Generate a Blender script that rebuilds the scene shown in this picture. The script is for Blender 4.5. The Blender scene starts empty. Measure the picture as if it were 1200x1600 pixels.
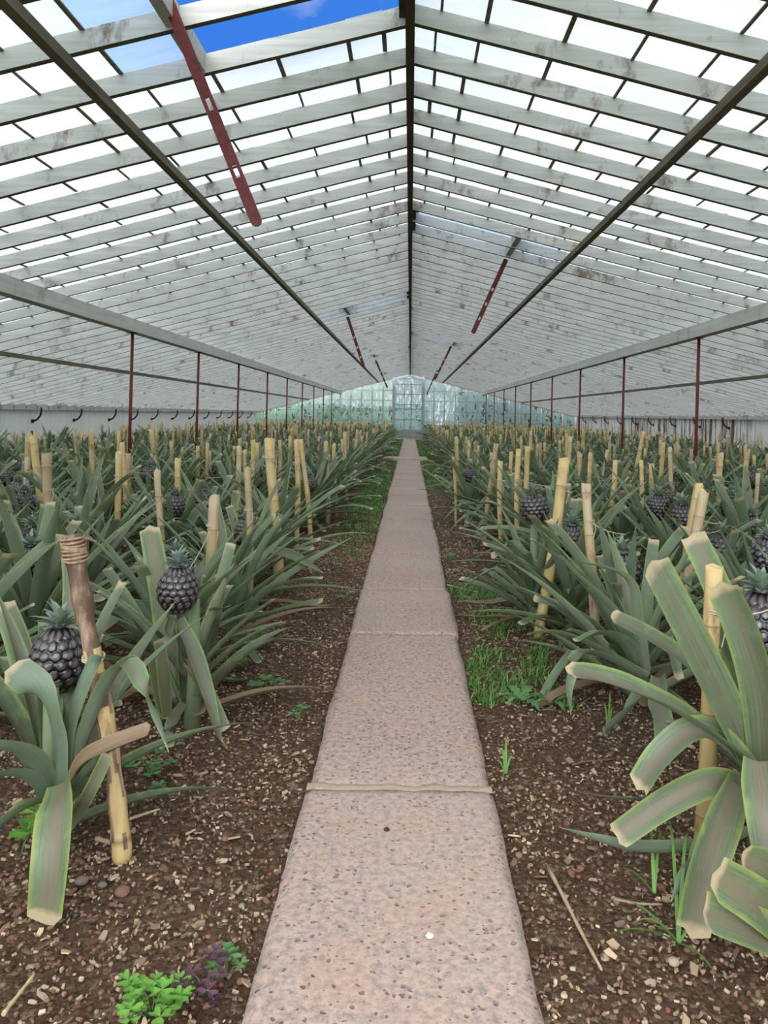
import bpy, math, random
import numpy as np
from mathutils import Vector, Matrix, noise

S = bpy.context.scene
COL = S.collection
random.seed(7)
R = random.random
def U(a, b): return random.uniform(a, b)
PI = math.pi

# ------------------------------------------------------------------ camera, world, exposure
FPX = 1200.0; VX, VY = 641.0, 648.0; ROLL = math.radians(1.0); CH = 1.0
cam_d = bpy.data.cameras.new('camera'); cam = bpy.data.objects.new('camera', cam_d); COL.objects.link(cam)
cam.matrix_world = Matrix.Translation((0, 0, CH)) @ Matrix.Rotation(PI/2, 4, 'X') @ Matrix.Rotation(ROLL, 4, 'Z')
cam_d.sensor_fit = 'VERTICAL'; cam_d.sensor_height = 32; cam_d.lens = 32*FPX/1600
cam_d.shift_x = -(VX-600)/1600; cam_d.shift_y = -(800-VY)/1600
cam_d.clip_start = 0.05; cam_d.clip_end = 300
S.camera = cam

SKY, GLOW = .92, 5.6      # cloudy sky, plus a glow added behind the camera to brighten the interior
W = bpy.data.worlds.new('sky'); S.world = W; W.use_nodes = True
nt = W.node_tree; nt.nodes.clear()
def wn(t, **k):
    n = nt.nodes.new(t)
    for a, b in k.items(): setattr(n, a, b)
    return n
tc = wn('ShaderNodeTexCoord'); mp = wn('ShaderNodeMapping'); mp.inputs['Scale'].default_value = (3, 3, 5)
nz = wn('ShaderNodeTexNoise'); nz.inputs['Scale'].default_value = 1.6; nz.inputs['Detail'].default_value = 7
dot = wn('ShaderNodeVectorMath', operation='DOT_PRODUCT'); dv = Vector((-0.02, 1.0, 0.62)).normalized(); dot.inputs[1].default_value = dv
dv2 = Vector((-0.17, 1.0, 0.52)).normalized(); dot.inputs[1].default_value = dv2
mr = wn('ShaderNodeMapRange'); mr.inputs[1].default_value = .88; mr.inputs[2].default_value = .985; mr.inputs[3].default_value = 0; mr.inputs[4].default_value = 1.25
sb = wn('ShaderNodeMath', operation='SUBTRACT')
r2 = wn('ShaderNodeMapRange'); r2.inputs[1].default_value = .36; r2.inputs[2].default_value = .66
mx = wn('ShaderNodeMix', data_type='RGBA'); mx.inputs[6].default_value = (1.0, 1.02, 1.05, 1); mx.inputs[7].default_value = (.045, .22, .78, 1)
bg = wn('ShaderNodeBackground'); bg.inputs[1].default_value = 1.0; ow = wn('ShaderNodeOutputWorld')
L = nt.links.new
L(tc.outputs['Generated'], mp.inputs[0]); L(mp.outputs[0], nz.inputs[0]); L(tc.outputs['Generated'], dot.inputs[0])
L(dot.outputs['Value'], mr.inputs[0]); L(mr.outputs[0], sb.inputs[0]); L(nz.outputs[0], sb.inputs[1]); L(sb.outputs[0], r2.inputs[0])
L(r2.outputs[0], mx.inputs[0]); L(mx.outputs[2], bg.inputs[0])
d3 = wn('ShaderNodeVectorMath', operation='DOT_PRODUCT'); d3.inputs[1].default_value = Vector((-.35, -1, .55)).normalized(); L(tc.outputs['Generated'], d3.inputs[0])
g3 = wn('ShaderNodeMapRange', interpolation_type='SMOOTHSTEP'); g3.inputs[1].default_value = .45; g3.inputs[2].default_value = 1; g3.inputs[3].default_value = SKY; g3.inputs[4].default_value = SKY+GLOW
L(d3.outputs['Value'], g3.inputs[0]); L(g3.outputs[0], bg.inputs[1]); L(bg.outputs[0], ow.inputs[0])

S.view_settings.view_transform = 'Standard'; S.view_settings.look = 'None'
S.view_settings.exposure = 0.14; S.view_settings.gamma = 1; S.view_settings.use_curve_mapping = False
S.cycles.max_bounces = 8; S.cycles.diffuse_bounces = 5; S.cycles.transmission_bounces = 6; S.cycles.transparent_max_bounces = 12
S.cycles.caustics_reflective = False; S.cycles.caustics_refractive = False

# ------------------------------------------------------------------ places: photo pixel + distance -> point
cR, sR = math.cos(ROLL), math.sin(ROLL)
def P(px, py, Y):
    dx, dy = px-VX, py-VY
    x = dx*cR+dy*sR; y = -dx*sR+dy*cR
    return Vector((x*Y/FPX, Y, CH-y*Y/FPX))
SOIL = -0.03
def G(px, py, z=SOIL):
    dx, dy = px-VX, py-VY
    x = dx*cR+dy*sR; y = -dx*sR+dy*cR
    Y = (CH-z)*FPX/y
    return Vector((x*Y/FPX, Y, z))

# ------------------------------------------------------------------ mesh helpers
class MB:
    def __init__(s): s.v = []; s.f = []; s.uv = []; s.c = []; s.m = []; s.mi = 0
    def add(s, vs, fs, uvs=None, col=(1, 1, 1, 1)):
        o = len(s.v); s.v += [tuple(v) for v in vs]
        s.f += [tuple(i+o for i in f) for f in fs]; s.m += [s.mi]*len(fs)
        s.uv += uvs if uvs else [(0, 0)]*len(vs)
        s.c += col if isinstance(col, list) else [col]*len(vs)
    def box(s, c, sz, M=None, col=(1, 1, 1, 1)):
        c = Vector(c); h = Vector(sz)/2; vs = []
        for z in (-1, 1):
            for x, y in ((-1, -1), (1, -1), (1, 1), (-1, 1)):
                p = Vector((x*h.x, y*h.y, z*h.z)); vs.append(c+(M @ p if M else p))
        s.add(vs, [(3, 2, 1, 0), (4, 5, 6, 7), (0, 1, 5, 4), (1, 2, 6, 5), (2, 3, 7, 6), (3, 0, 4, 7)], None, col)
    def bar(s, a, b, w, h, up=(0, 0, 1), col=(1, 1, 1, 1)):
        a = Vector(a); b = Vector(b); t = (b-a).normalized(); sd = t.cross(Vector(up)).normalized(); u = sd.cross(t)
        vs = []
        for p in (a, b):
            for i, j in ((-1, -1), (1, -1), (1, 1), (-1, 1)): vs.append(p+sd*(i*w/2)+u*(j*h/2))
        s.add(vs, [(3, 2, 1, 0), (4, 5, 6, 7), (0, 1, 5, 4), (1, 2, 6, 5), (2, 3, 7, 6), (3, 0, 4, 7)], None, col)
    def tube(s, pts, rad, n=8, cap=True, col=(1, 1, 1, 1), rn=None):
        pts = [Vector(p) for p in pts]; m = len(pts)
        if not hasattr(rad, '__len__'): rad = [rad]*m
        ref = None; vs = []; uv = []
        for i, p in enumerate(pts):
            t = (pts[min(i+1, m-1)]-pts[max(i-1, 0)]).normalized()
            if ref is None: ref = t.orthogonal().normalized()
            ref = (ref-t*ref.dot(t)).normalized(); b = t.cross(ref)
            for k in range(n):
                a = 2*PI*k/n; r = rad[i]*(1+(rn(i, k) if rn else 0))
                vs.append(p+ref*(math.cos(a)*r)+b*(math.sin(a)*r)); uv.append((k/n, i/(m-1)))
        fs = [(i*n+k, i*n+(k+1) % n, (i+1)*n+(k+1) % n, (i+1)*n+k) for i in range(m-1) for k in range(n)]
        if cap: fs += [tuple(range(n-1, -1, -1)), tuple((m-1)*n+k for k in range(n))]
        s.add(vs, fs, uv, col)
    def mesh(s, name, mats, smooth=True):
        me = bpy.data.meshes.new(name); me.from_pydata(s.v, [], s.f)
        if not isinstance(mats, (list, tuple)): mats = [mats]
        for m in mats: me.materials.append(m)
        if s.f:
            me.polygons.foreach_set('material_index', s.m)
            me.polygons.foreach_set('use_smooth', [smooth and len(q) < 5 for q in s.f])
            idx = np.empty(len(me.loops), dtype=np.int32); me.loops.foreach_get('vertex_index', idx)
            ul = me.uv_layers.new(name='UVMap'); ul.data.foreach_set('uv', np.array(s.uv, dtype=np.float32)[idx].ravel())
            ca = me.color_attributes.new('tint', 'FLOAT_COLOR', 'POINT'); ca.data.foreach_set('color', np.array(s.c, dtype=np.float32).ravel())
        me.update(); return me

def link(name, data, parent=None, loc=None):
    o = bpy.data.objects.new(name, data); COL.objects.link(o)
    if parent: o.parent = parent
    if loc is not None: o.location = loc
    return o
def tag(o, label=None, cat=None, group=None, kind=None):
    if label: o['label'] = label
    if cat: o['category'] = cat
    if group: o['group'] = group
    if kind: o['kind'] = kind
    return o

# ------------------------------------------------------------------ materials
class NT:
    def __init__(s, name, rough=.6, spec=.3):
        s.mat = bpy.data.materials.new(name); s.mat.use_nodes = True; s.t = s.mat.node_tree
        s.b = s.t.nodes['Principled BSDF']; s.b.inputs['Roughness'].default_value = rough
        s.b.inputs['Specular IOR Level'].default_value = spec; s.out = s.t.nodes['Material Output']
    def n(s, t, **k):
        n = s.t.nodes.new(t)
        for a, b in k.items(): setattr(n, a, b)
        return n
    def l(s, a, b): s.t.links.new(a, b)
    def noise(s, vec, scale, detail=4, rough=.55, dist=0):
        n = s.n('ShaderNodeTexNoise'); n.inputs['Scale'].default_value = scale; n.inputs['Detail'].default_value = detail
        n.inputs['Roughness'].default_value = rough; n.inputs['Distortion'].default_value = dist
        if vec: s.l(vec, n.inputs[0])
        return n.outputs[0]
    def voro(s, vec, scale, feature='F1', out='Distance'):
        n = s.n('ShaderNodeTexVoronoi', feature=feature); n.inputs['Scale'].default_value = scale
        if vec: s.l(vec, n.inputs[0])
        return n.outputs[out]
    def map(s, vec, sc=(1, 1, 1), loc=(0, 0, 0)):
        n = s.n('ShaderNodeMapping'); n.inputs['Scale'].default_value = sc; n.inputs['Location'].default_value = loc
        s.l(vec, n.inputs[0]); return n.outputs[0]
    def rng(s, v, a, b, c=0., d=1.):
        n = s.n('ShaderNodeMapRange'); s.l(v, n.inputs[0])
        for i, q in enumerate((a, b, c, d)): n.inputs[i+1].default_value = q
        return n.outputs[0]
    def ramp(s, v, stops):
        n = s.n('ShaderNodeValToRGB'); e = n.color_ramp.elements
        while len(e) < len(stops): e.new(.5)
        for q, (p, c) in zip(e, stops): q.position = p; q.color = (*c, 1)
        s.l(v, n.inputs[0]); return n.outputs[0]
    def mix(s, f, a, b, mode='MIX'):
        n = s.n('ShaderNodeMix', data_type='RGBA', blend_type=mode)
        for v, i in ((f, 0), (a, 6), (b, 7)):
            if isinstance(v, (int, float)): n.inputs[i].default_value = v
            elif isinstance(v, tuple): n.inputs[i].default_value = (*v, 1)
            else: s.l(v, n.inputs[i])
        return n.outputs[2]
    def math(s, op, a, b=None):
        n = s.n('ShaderNodeMath', operation=op)
        for v, i in ((a, 0), (b, 1)):
            if v is None: continue
            if isinstance(v, (int, float)): n.inputs[i].default_value = v
            else: s.l(v, n.inputs[i])
        return n.outputs[0]
    def bump(s, h, st=.5, dist=.01):
        n = s.n('ShaderNodeBump'); n.inputs['Strength'].default_value = st; n.inputs['Distance'].default_value = dist
        s.l(h, n.inputs['Height']); s.l(n.outputs[0], s.b.inputs['Normal'])
    def col(s, c): s.l(c, s.b.inputs['Base Color'])
    def obj(s): return s.n('ShaderNodeTexCoord').outputs['Object']
    def pos(s): return s.n('ShaderNodeNewGeometry').outputs['Position']
    def rnd(s): return s.n('ShaderNodeObjectInfo').outputs['Random']
    def tint(s):
        n = s.n('ShaderNodeVertexColor'); n.layer_name = 'tint'; sp = s.n('ShaderNodeSeparateColor')
        s.l(n.outputs[0], sp.inputs[0]); return n.outputs[0], sp.outputs[0], sp.outputs[1], sp.outputs[2]

def wood_paint(name, base, dark, stain, sx=(.7, 14, 14), amt=.5):
    m = NT(name, .75, .2); ob = m.pos()
    g = m.noise(m.map(ob, sx), 3, 5, .6); st = m.noise(ob, 2.6, 5, .62)
    br = m.noise(m.map(ob, (2.2, 3, 1.2)), 2.0, 8, .74)
    c = m.mix(m.rng(g, .35, .7), base, dark)
    c = m.mix(m.rng(st, .45, .8, 0, .45), c, (base[0]*.7, base[1]*.68, base[2]*.62))
    c = m.mix(m.rng(br, .555, .67, 0, amt), c, stain)
    c = m.mix(m.rng(m.rnd(), 0, 1, 0, .22), c, (base[0]*.8, base[1]*.8, base[2]*.78))
    m.col(c); m.bump(g, .3, .003); return m.mat
M_raft = wood_paint('weathered_white_wood', (.60, .59, .565), (.44, .43, .405), (.13, .075, .04), amt=.9)
M_beam = wood_paint('grey_beam_wood', (.64, .64, .60), (.50, .49, .45), (.13, .09, .05), (14, .7, 14), .4)
M_dark = wood_paint('dark_brown_wood', (.10, .078, .052), (.055, .042, .028), (.03, .02, .012), (14, .7, 14), .4)
M_olive = wood_paint('grey_olive_wood', (.20, .175, .125), (.11, .09, .06), (.05, .035, .02), (14, .7, 14), .4)

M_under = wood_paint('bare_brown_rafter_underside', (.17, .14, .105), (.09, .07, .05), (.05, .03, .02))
def plaster(name, rust):
    m = NT(name, .85, .15); p = m.pos()
    st = m.noise(m.map(p, (6, 6, .6)), 1.3, 7, .7); big = m.noise(m.map(p, (.5, .5, .2)), 1.6, 3)
    sp = m.noise(m.map(p, (5, 5, 3.5)), 2.5, 6, .7)
    c = m.mix(m.rng(st, .4, .7, 0, .5), (.88, .88, .85), (.68, .67, .62))
    k = m.math('MULTIPLY', m.rng(st, .47 if rust else .6, .56 if rust else .68), m.rng(big, .40, .50) if rust else m.rng(big, .55, .7, 0, .7))
    c = m.mix(k, c, (.17, .09, .05)); c = m.mix(m.rng(sp, .66, .72, 0, .8), c, (.06, .05, .04))
    m.col(c); m.bump(sp, .2, .005); return m.mat
M_wallL = plaster('white_plaster', False); M_wallR = plaster('rust_streaked_plaster', True)

def whitewash(name, colA, colB, trans, streak=False, clear=None):
    m = NT(name); t = m.t; p = m.pos(); tint, tr, tg, tb = m.tint()
    n1 = m.noise(m.map(p, (1, 6, 2) if not streak else (7, 7, 1.6)), 2.2, 5, .6)
    c = m.mix(m.rng(n1, .3, .7), colA, colB); c = m.mix(m.rng(tr, 0, 1, 0, .6), c, (colA[0]*.8, colA[1]*.86, colA[2]*.88))
    a = m.n('ShaderNodeBsdfTranslucent'); m.l(c, a.inputs[0])
    d = m.n('ShaderNodeBsdfDiffuse'); m.l(c, d.inputs[0])
    ad = m.n('ShaderNodeMixShader'); ad.inputs[0].default_value = .22; m.l(a.outputs[0], ad.inputs[1]); m.l(d.outputs[0], ad.inputs[2])
    tp = m.n('ShaderNodeBsdfTransparent'); tp.inputs[0].default_value = (.74, .80, .84, 1)
    ms = m.n('ShaderNodeMixShader'); m.l(ad.outputs[0], ms.inputs[1]); m.l(tp.outputs[0], ms.inputs[2])
    if clear:
        k = m.noise(m.map(p, (6, 6, 2.2)), 1.5, 6, .68); m.l(m.rng(k, clear[0], clear[1], trans, .92), ms.inputs[0])
    else: ms.inputs[0].default_value = trans
    g = m.n('ShaderNodeBsdfGlossy'); g.inputs['Roughness'].default_value = .15
    ms2 = m.n('ShaderNodeMixShader'); ms2.inputs[0].default_value = .04; m.l(ms.outputs[0], ms2.inputs[1]); m.l(g.outputs[0], ms2.inputs[2])
    m.l(ms2.outputs[0], m.out.inputs[0]); t.nodes.remove(m.b); return m.mat
M_glass = whitewash('whitewashed_roof_glass', (.70, .745, .755), (.60, .66, .68), .18)
M_ventglass = whitewash('blue_clear_glass', (.42, .56, .74), (.34, .47, .62), .30)
M_clearglass = whitewash('thin_washed_glass', (.85, .92, .92), (.8, .88, .9), .75)
M_endglassL = whitewash('mint_stained_glass', (.74, .97, .86), (.50, .76, .66), .22, True, (.53, .60))
M_endglassR = whitewash('grey_blue_stained_glass', (.60, .78, .80), (.46, .62, .66), .10, True, (.53, .60))

def plain(name, c, rough=.6, var=.25, bump=.2, sc=40, spec=.3):
    m = NT(name, rough, spec); o = m.obj(); g = m.noise(o, sc, 4)
    m.col(m.mix(m.rng(g, .35, .7), c, tuple(q*(1-var) for q in c))); m.bump(g, bump, .002); return m.mat
M_red = plain('dark_red_painted_iron', (.16, .022, .02), .5, .5)
M_rust = plain('rusted_iron_bracket', (.06, .012, .010), .7, .5)
M_frame = plain('pale_grey_frame', (.40, .44, .46), .7, .3, .2, 12)
M_mull = plain('grey_mullion_paint', (.50, .53, .53), .7, .4, .2, 12)
M_conc = plain('grey_concrete', (.36, .37, .38), .9, .3, .4, 9)
M_putty = plain('brown_putty', (.22, .17, .12), .9, .5)
M_twine = plain('pale_twine', (.55, .47, .34), .9, .3)

# soil
m = NT('brown_soil', .95, .12); p = m.pos()
n1 = m.noise(p, 70, 6, .75); n2 = m.noise(p, 3.0, 4); v1 = m.voro(m.map(p, (1, 1, 1)), 95, out='Color'); v2 = m.voro(p, 95)
c = m.ramp(n1, [(.30, (.036, .020, .011)), (.46, (.115, .068, .040)), (.60, (.21, .135, .086)), (.8, (.33, .23, .16))])
sp = m.n('ShaderNodeSeparateColor'); m.l(v1, sp.inputs[0])
c = m.mix(m.rng(sp.outputs[0], .84, .88, 0, .8), c, (.33, .235, .155)); c = m.mix(m.rng(sp.outputs[1], .90, .93, 0, .7), c, (.15, .055, .04))
c = m.mix(m.rng(n2, .45, .7, 0, .5), c, m.mix(1., c, (.62, .55, .5), 'MULTIPLY'))
m.col(c); m.bump(m.math('ADD', n1, m.math('MULTIPLY', v2, -.6)), 1., .02); M_soil = m.mat
# red volcanic concrete of the walk
m = NT('pink_volcanic_concrete', .85, .2); p = m.pos()
n1 = m.noise(p, 60, 5, .7); n2 = m.noise(p, 5, 4); n3 = m.noise(p, 170, 3); wv = m.n('ShaderNodeVectorMath', operation='MULTIPLY_ADD'); nzv = m.n('ShaderNodeTexNoise'); nzv.inputs['Scale'].default_value = 60; m.l(p, nzv.inputs[0]); m.l(nzv.outputs[1], wv.inputs[0]); wv.inputs[1].default_value = (.016,)*3; m.l(p, wv.inputs[2]); pw = wv.outputs[0]; v = m.voro(pw, 75); vc = m.voro(pw, 75, out='Color')
sp = m.n('ShaderNodeSeparateColor'); m.l(vc, sp.inputs[0])
c = m.ramp(n1, [(.34, (.20, .17, .155)), (.47, (.36, .265, .225)), (.56, (.48, .345, .28)), (.72, (.58, .34, .235))])
c = m.mix(m.rng(n2, .5, .75, 0, .5), c, (.50, .28, .20)); c = m.mix(m.rng(n3, .4, .7, 0, .35), c, (.24, .20, .19))
pit = m.math('MULTIPLY', m.rng(m.math('SUBTRACT', v, m.math('MULTIPLY', sp.outputs[1], .22)), .08, .20, 1, 0), m.rng(sp.outputs[0], .62, .66))
c = m.mix(m.math('MULTIPLY', pit, .8), c, m.mix(sp.outputs[2], (.09, .035, .028), (.22, .085, .06)))
yy = m.n('ShaderNodeSeparateXYZ'); m.l(p, yy.inputs[0]); c = m.mix(m.rng(m.noise(p, .9, 2), .4, .7, 0, .4), c, (.46, .365, .29))
m.col(c); m.bump(m.math('SUBTRACT', m.math('MULTIPLY', n1, .5), pit), .7, .006); M_path = m.mat

# leaves: u across, v along; tint = (random, yellowing, tip kind)
def leafmat(name, dark, mid, yel, face, dry=(.48, .37, .23)):
    m = NT(name, .45, .4); uv = m.n('ShaderNodeTexCoord').outputs['UV']; s = m.n('ShaderNodeSeparateXYZ'); m.l(uv, s.inputs[0])
    u, v = s.outputs[0], s.outputs[1]; _, ra, ye, tk = m.tint()
    ob = m.obj(); wob = m.noise(ob, 22, 4, .6)
    e = m.math('ADD', m.math('ABSOLUTE', m.math('SUBTRACT', m.math('MULTIPLY', u, 2.), 1.)), m.math('MULTIPLY', m.math('SUBTRACT', wob, .5), .5)); stv = m.n('ShaderNodeCombineXYZ'); m.l(m.math('MULTIPLY', u, 34.), stv.inputs[0]); m.l(m.math('MULTIPLY', v, 2.), stv.inputs[1]); m.l(m.math('MULTIPLY', ra, 40.), stv.inputs[2])
    g = m.noise(stv.outputs[0], 1.2, 3); bl = m.noise(ob, 9, 3)
    c = m.mix(m.rng(g, .32, .62), dark, mid); c = m.mix(m.rng(bl, .42, .62, 0, .6), c, mid); c = m.mix(m.rng(wob, .56, .72, 0, .55), c, tuple(q*1.5 for q in mid))
    c = m.mix(m.rng(ra, 0, 1, 0, .35), c, (mid[0]*1.35, mid[1]*1.3, mid[2]*1.5))
    bf = m.n('ShaderNodeNewGeometry').outputs['Backfacing']
    ctr = m.math('MULTIPLY', m.rng(e, .25, .62, 1, 0), m.rng(m.math('ADD', ye, m.math('MULTIPLY', g, .5)), .35, .9))
    c = m.mix(m.math('MULTIPLY', ctr, .68), c, face)
    c = m.mix(m.math('MULTIPLY', m.rng(e, .74, 1.), m.rng(ye, 0, 1, .25, 1.)), c, yel)
    c = m.mix(m.math('MULTIPLY', m.rng(ye, .75, 1.), .12), c, yel)
    # pale grey bloom on the outer side
    c = m.mix(m.math('MULTIPLY', bf, .35), c, (.20, .27, .21))
    tip = m.math('MULTIPLY', m.rng(m.math('ADD', v, m.math('MULTIPLY', m.math('SUBTRACT', bl, .5), .13)), .95, .985), tk)
    c = m.mix(tip, c, dry); full = m.rng(tk, 1.5, 1.9); c = m.mix(m.math('MULTIPLY', full, .9), c, m.mix(g, (.13, .07, .04), (.36, .24, .15)))
    m.col(c); m.bump(g, .25, .003)
    tl = m.n('ShaderNodeBsdfTranslucent'); m.l(m.mix(1., c, (1., 1.1, .5), 'MULTIPLY'), tl.inputs[0])
    ms = m.n('ShaderNodeMixShader'); ms.inputs[0].default_value = .16; m.l(m.b.outputs[0], ms.inputs[1]); m.l(tl.outputs[0], ms.inputs[2]); m.l(ms.outputs[0], m.out.inputs[0])
    return m.mat
M_leaf = leafmat('pineapple_leaf', (.046, .078, .034), (.142, .190, .104), (.27, .32, .09), (.185, .13, .108))
M_crown = leafmat('crown_leaf', (.12, .17, .13), (.24, .30, .25), (.30, .34, .20), (.25, .27, .22))
def greens(name, a, b, tr=.25):
    m = NT(name, .5, .3); _, ra, _, _ = m.tint(); c = m.mix(ra, a, b); m.col(c)
    tl = m.n('ShaderNodeBsdfTranslucent'); m.l(c, tl.inputs[0]); ms = m.n('ShaderNodeMixShader'); ms.inputs[0].default_value = tr
    m.l(m.b.outputs[0], ms.inputs[1]); m.l(tl.outputs[0], ms.inputs[2]); m.l(ms.outputs[0], m.out.inputs[0]); return m.mat
M_grass = greens('grass_green', (.07, .17, .035), (.20, .36, .09))
M_clover = greens('clover_green', (.10, .27, .04), (.22, .42, .08))
M_weed = greens('weed_green', (.09, .22, .07), (.14, .28, .10))
M_purple = greens('purple_oxalis', (.075, .03, .045), (.15, .07, .09))
M_banana = greens('banana_leaf', (.07, .20, .03), (.16, .34, .07), .4)
M_hedge = greens('hedge_leaf', (.012, .045, .018), (.04, .09, .035))
# fruit: tint r = height on the eye, coloured as crease shade and top highlight, g = random
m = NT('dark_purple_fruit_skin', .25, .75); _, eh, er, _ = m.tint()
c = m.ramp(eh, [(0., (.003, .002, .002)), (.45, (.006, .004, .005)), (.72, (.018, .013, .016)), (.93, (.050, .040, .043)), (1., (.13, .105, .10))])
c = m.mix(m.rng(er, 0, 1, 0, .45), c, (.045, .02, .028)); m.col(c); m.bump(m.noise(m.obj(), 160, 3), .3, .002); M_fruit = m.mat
m = NT('fruit_stem', .6); m.col(m.mix(m.noise(m.obj(), 20), (.12, .18, .09), (.20, .22, .12))); M_stem = m.mat
# canes
def cane(name, a, b, d, node, th=(.55, .70)):
    m = NT(name, .5, .35); ob = m.obj(); rr = m.rnd(); n = m.n('ShaderNodeVectorMath', operation='ADD'); m.l(ob, n.inputs[0])
    k = m.n('ShaderNodeCombineXYZ'); m.l(m.math('MULTIPLY', rr, 30.), k.inputs[0]); m.l(k.outputs[0], n.inputs[1]); q = n.outputs[0]
    g = m.noise(m.map(q, (60, 60, 3)), 1.5, 4); s = m.noise(m.map(q, (12, 12, 5)), 1.6, 5, .65); lg = m.noise(m.map(q, (2, 2, 2.5)), 1.3, 2)
    c = m.mix(m.rng(g, .3, .7), a, b); c = m.mix(m.rng(lg, .50, .66, 0, .6), c, (a[0]*.8, a[1]*.82, a[2]*.45)); c = m.mix(m.rng(s, th[0], th[1], 0, .85), c, d)
    c = m.mix(m.rng(rr, .72, 1., 0, .8), c, (.24, .18, .13))
    _, nd, _, _ = m.tint(); c = m.mix(m.rng(nd, .0, .6, .75, 0), c, node); m.col(c); m.bump(g, .2, .002); return m.mat
M_cane = cane('yellow_cane', (.60, .45, .22), (.50, .35, .15), (.20, .11, .06), (.17, .11, .06))
M_canep = cane('pale_cane', (.56, .43, .27), (.46, .33, .20), (.17, .10, .065), (.15, .09, .055))
M_bark = cane('brown_bark_cane', (.42, .29, .21), (.17, .095, .06), (.085, .045, .028), (.08, .045, .03), (.44, .56))
def tinted(name, rough=.9):
    m = NT(name, rough, .15); c, _, _, _ = m.tint(); g = m.noise(m.obj(), 60, 3); m.col(m.mix(m.rng(g, .3, .7, 0, .4), c, m.mix(1., c, (.5, .45, .42), 'MULTIPLY'))); m.bump(g, .4, .003); return m.mat
M_chip = tinted('chips_and_clods'); M_pebble = tinted('pebble_stone')

# ------------------------------------------------------------------ the greenhouse
RX = -.03; ZB = 2.72; RH = .085; SL, SR = .268, .238; XL, XR = -6.40, 6.95; YE = 32.4; YF = -.55
RS = .386; Y0 = 3.381
def zr(x): return ZB-(RX-x)*SL if x < RX else ZB-(x-RX)*SR      # underside of the rafters
RY = [Y0+RS*n for n in range(-9, 76)]; RY = [y for y in RY if y < YE-.1]

# floor
fl = MB()
def grid(mb, x0, x1, nx, y0, y1, ny, fz):
    vs = []; 
    for j in range(ny+1):
        for i in range(nx+1):
            x = x0+(x1-x0)*i/nx; y = y0+(y1-y0)*j/ny; vs.append((x, y, fz(x, y)))
    mb.add(vs, [(j*(nx+1)+i, j*(nx+1)+i+1, (j+1)*(nx+1)+i+1, (j+1)*(nx+1)+i) for j in range(ny) for i in range(nx)])
def soilz(x, y):
    v = Vector((x, y, 0))
    return SOIL+.012*noise.noise(v*4)+.010*noise.noise(v*16)+.008*noise.noise(v*45)
grid(fl, -1.9, 1.9, 190, .9, 6.5, 280, soilz)
fz = lambda x, y: SOIL+.012*noise.noise(Vector((x, y, 0))*4)-.004
grid(fl, -1.9, 1.9, 38, 6.5, YE, 120, fz); grid(fl, XL, -1.9, 20, .9, YE, 120, fz); grid(fl, 1.9, XR, 20, .9, YE, 120, fz)
grid(fl, XL, XR, 20, YF-.5, .9, 20, fz)
tag(link('floor', fl.mesh('floor', M_soil)), kind='structure')
og = MB(); og.box((0, 20, SOIL-.3), (120, 140, .4)); o = link('ground_outside', og.mesh('ground_outside', M_grass)); tag(o, kind='structure')

# side walls with cap
for nm, x, mt, sgn in (('wall_left', XL, M_wallL, -1), ('wall_right', XR, M_wallR, 1)):
    w = MB(); w.box((x+sgn*.1, (YF+YE)/2, zr(x)/2-.10), (.2, YE-YF+.4, zr(x)+.36)); tag(link(nm, w.mesh(nm, mt, False)), kind='structure')
    e = MB()
    for i, y in enumerate(RY[:-1]):
        e.box((x-sgn*.05, y+RS/2, zr(x)+.01+U(-.004, .004)), (.05, RS-.022, .10))
    tag(link('trim_1' if sgn < 0 else 'trim_2', e.mesh('eave_boards', M_raft, False)), kind='structure')

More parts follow.
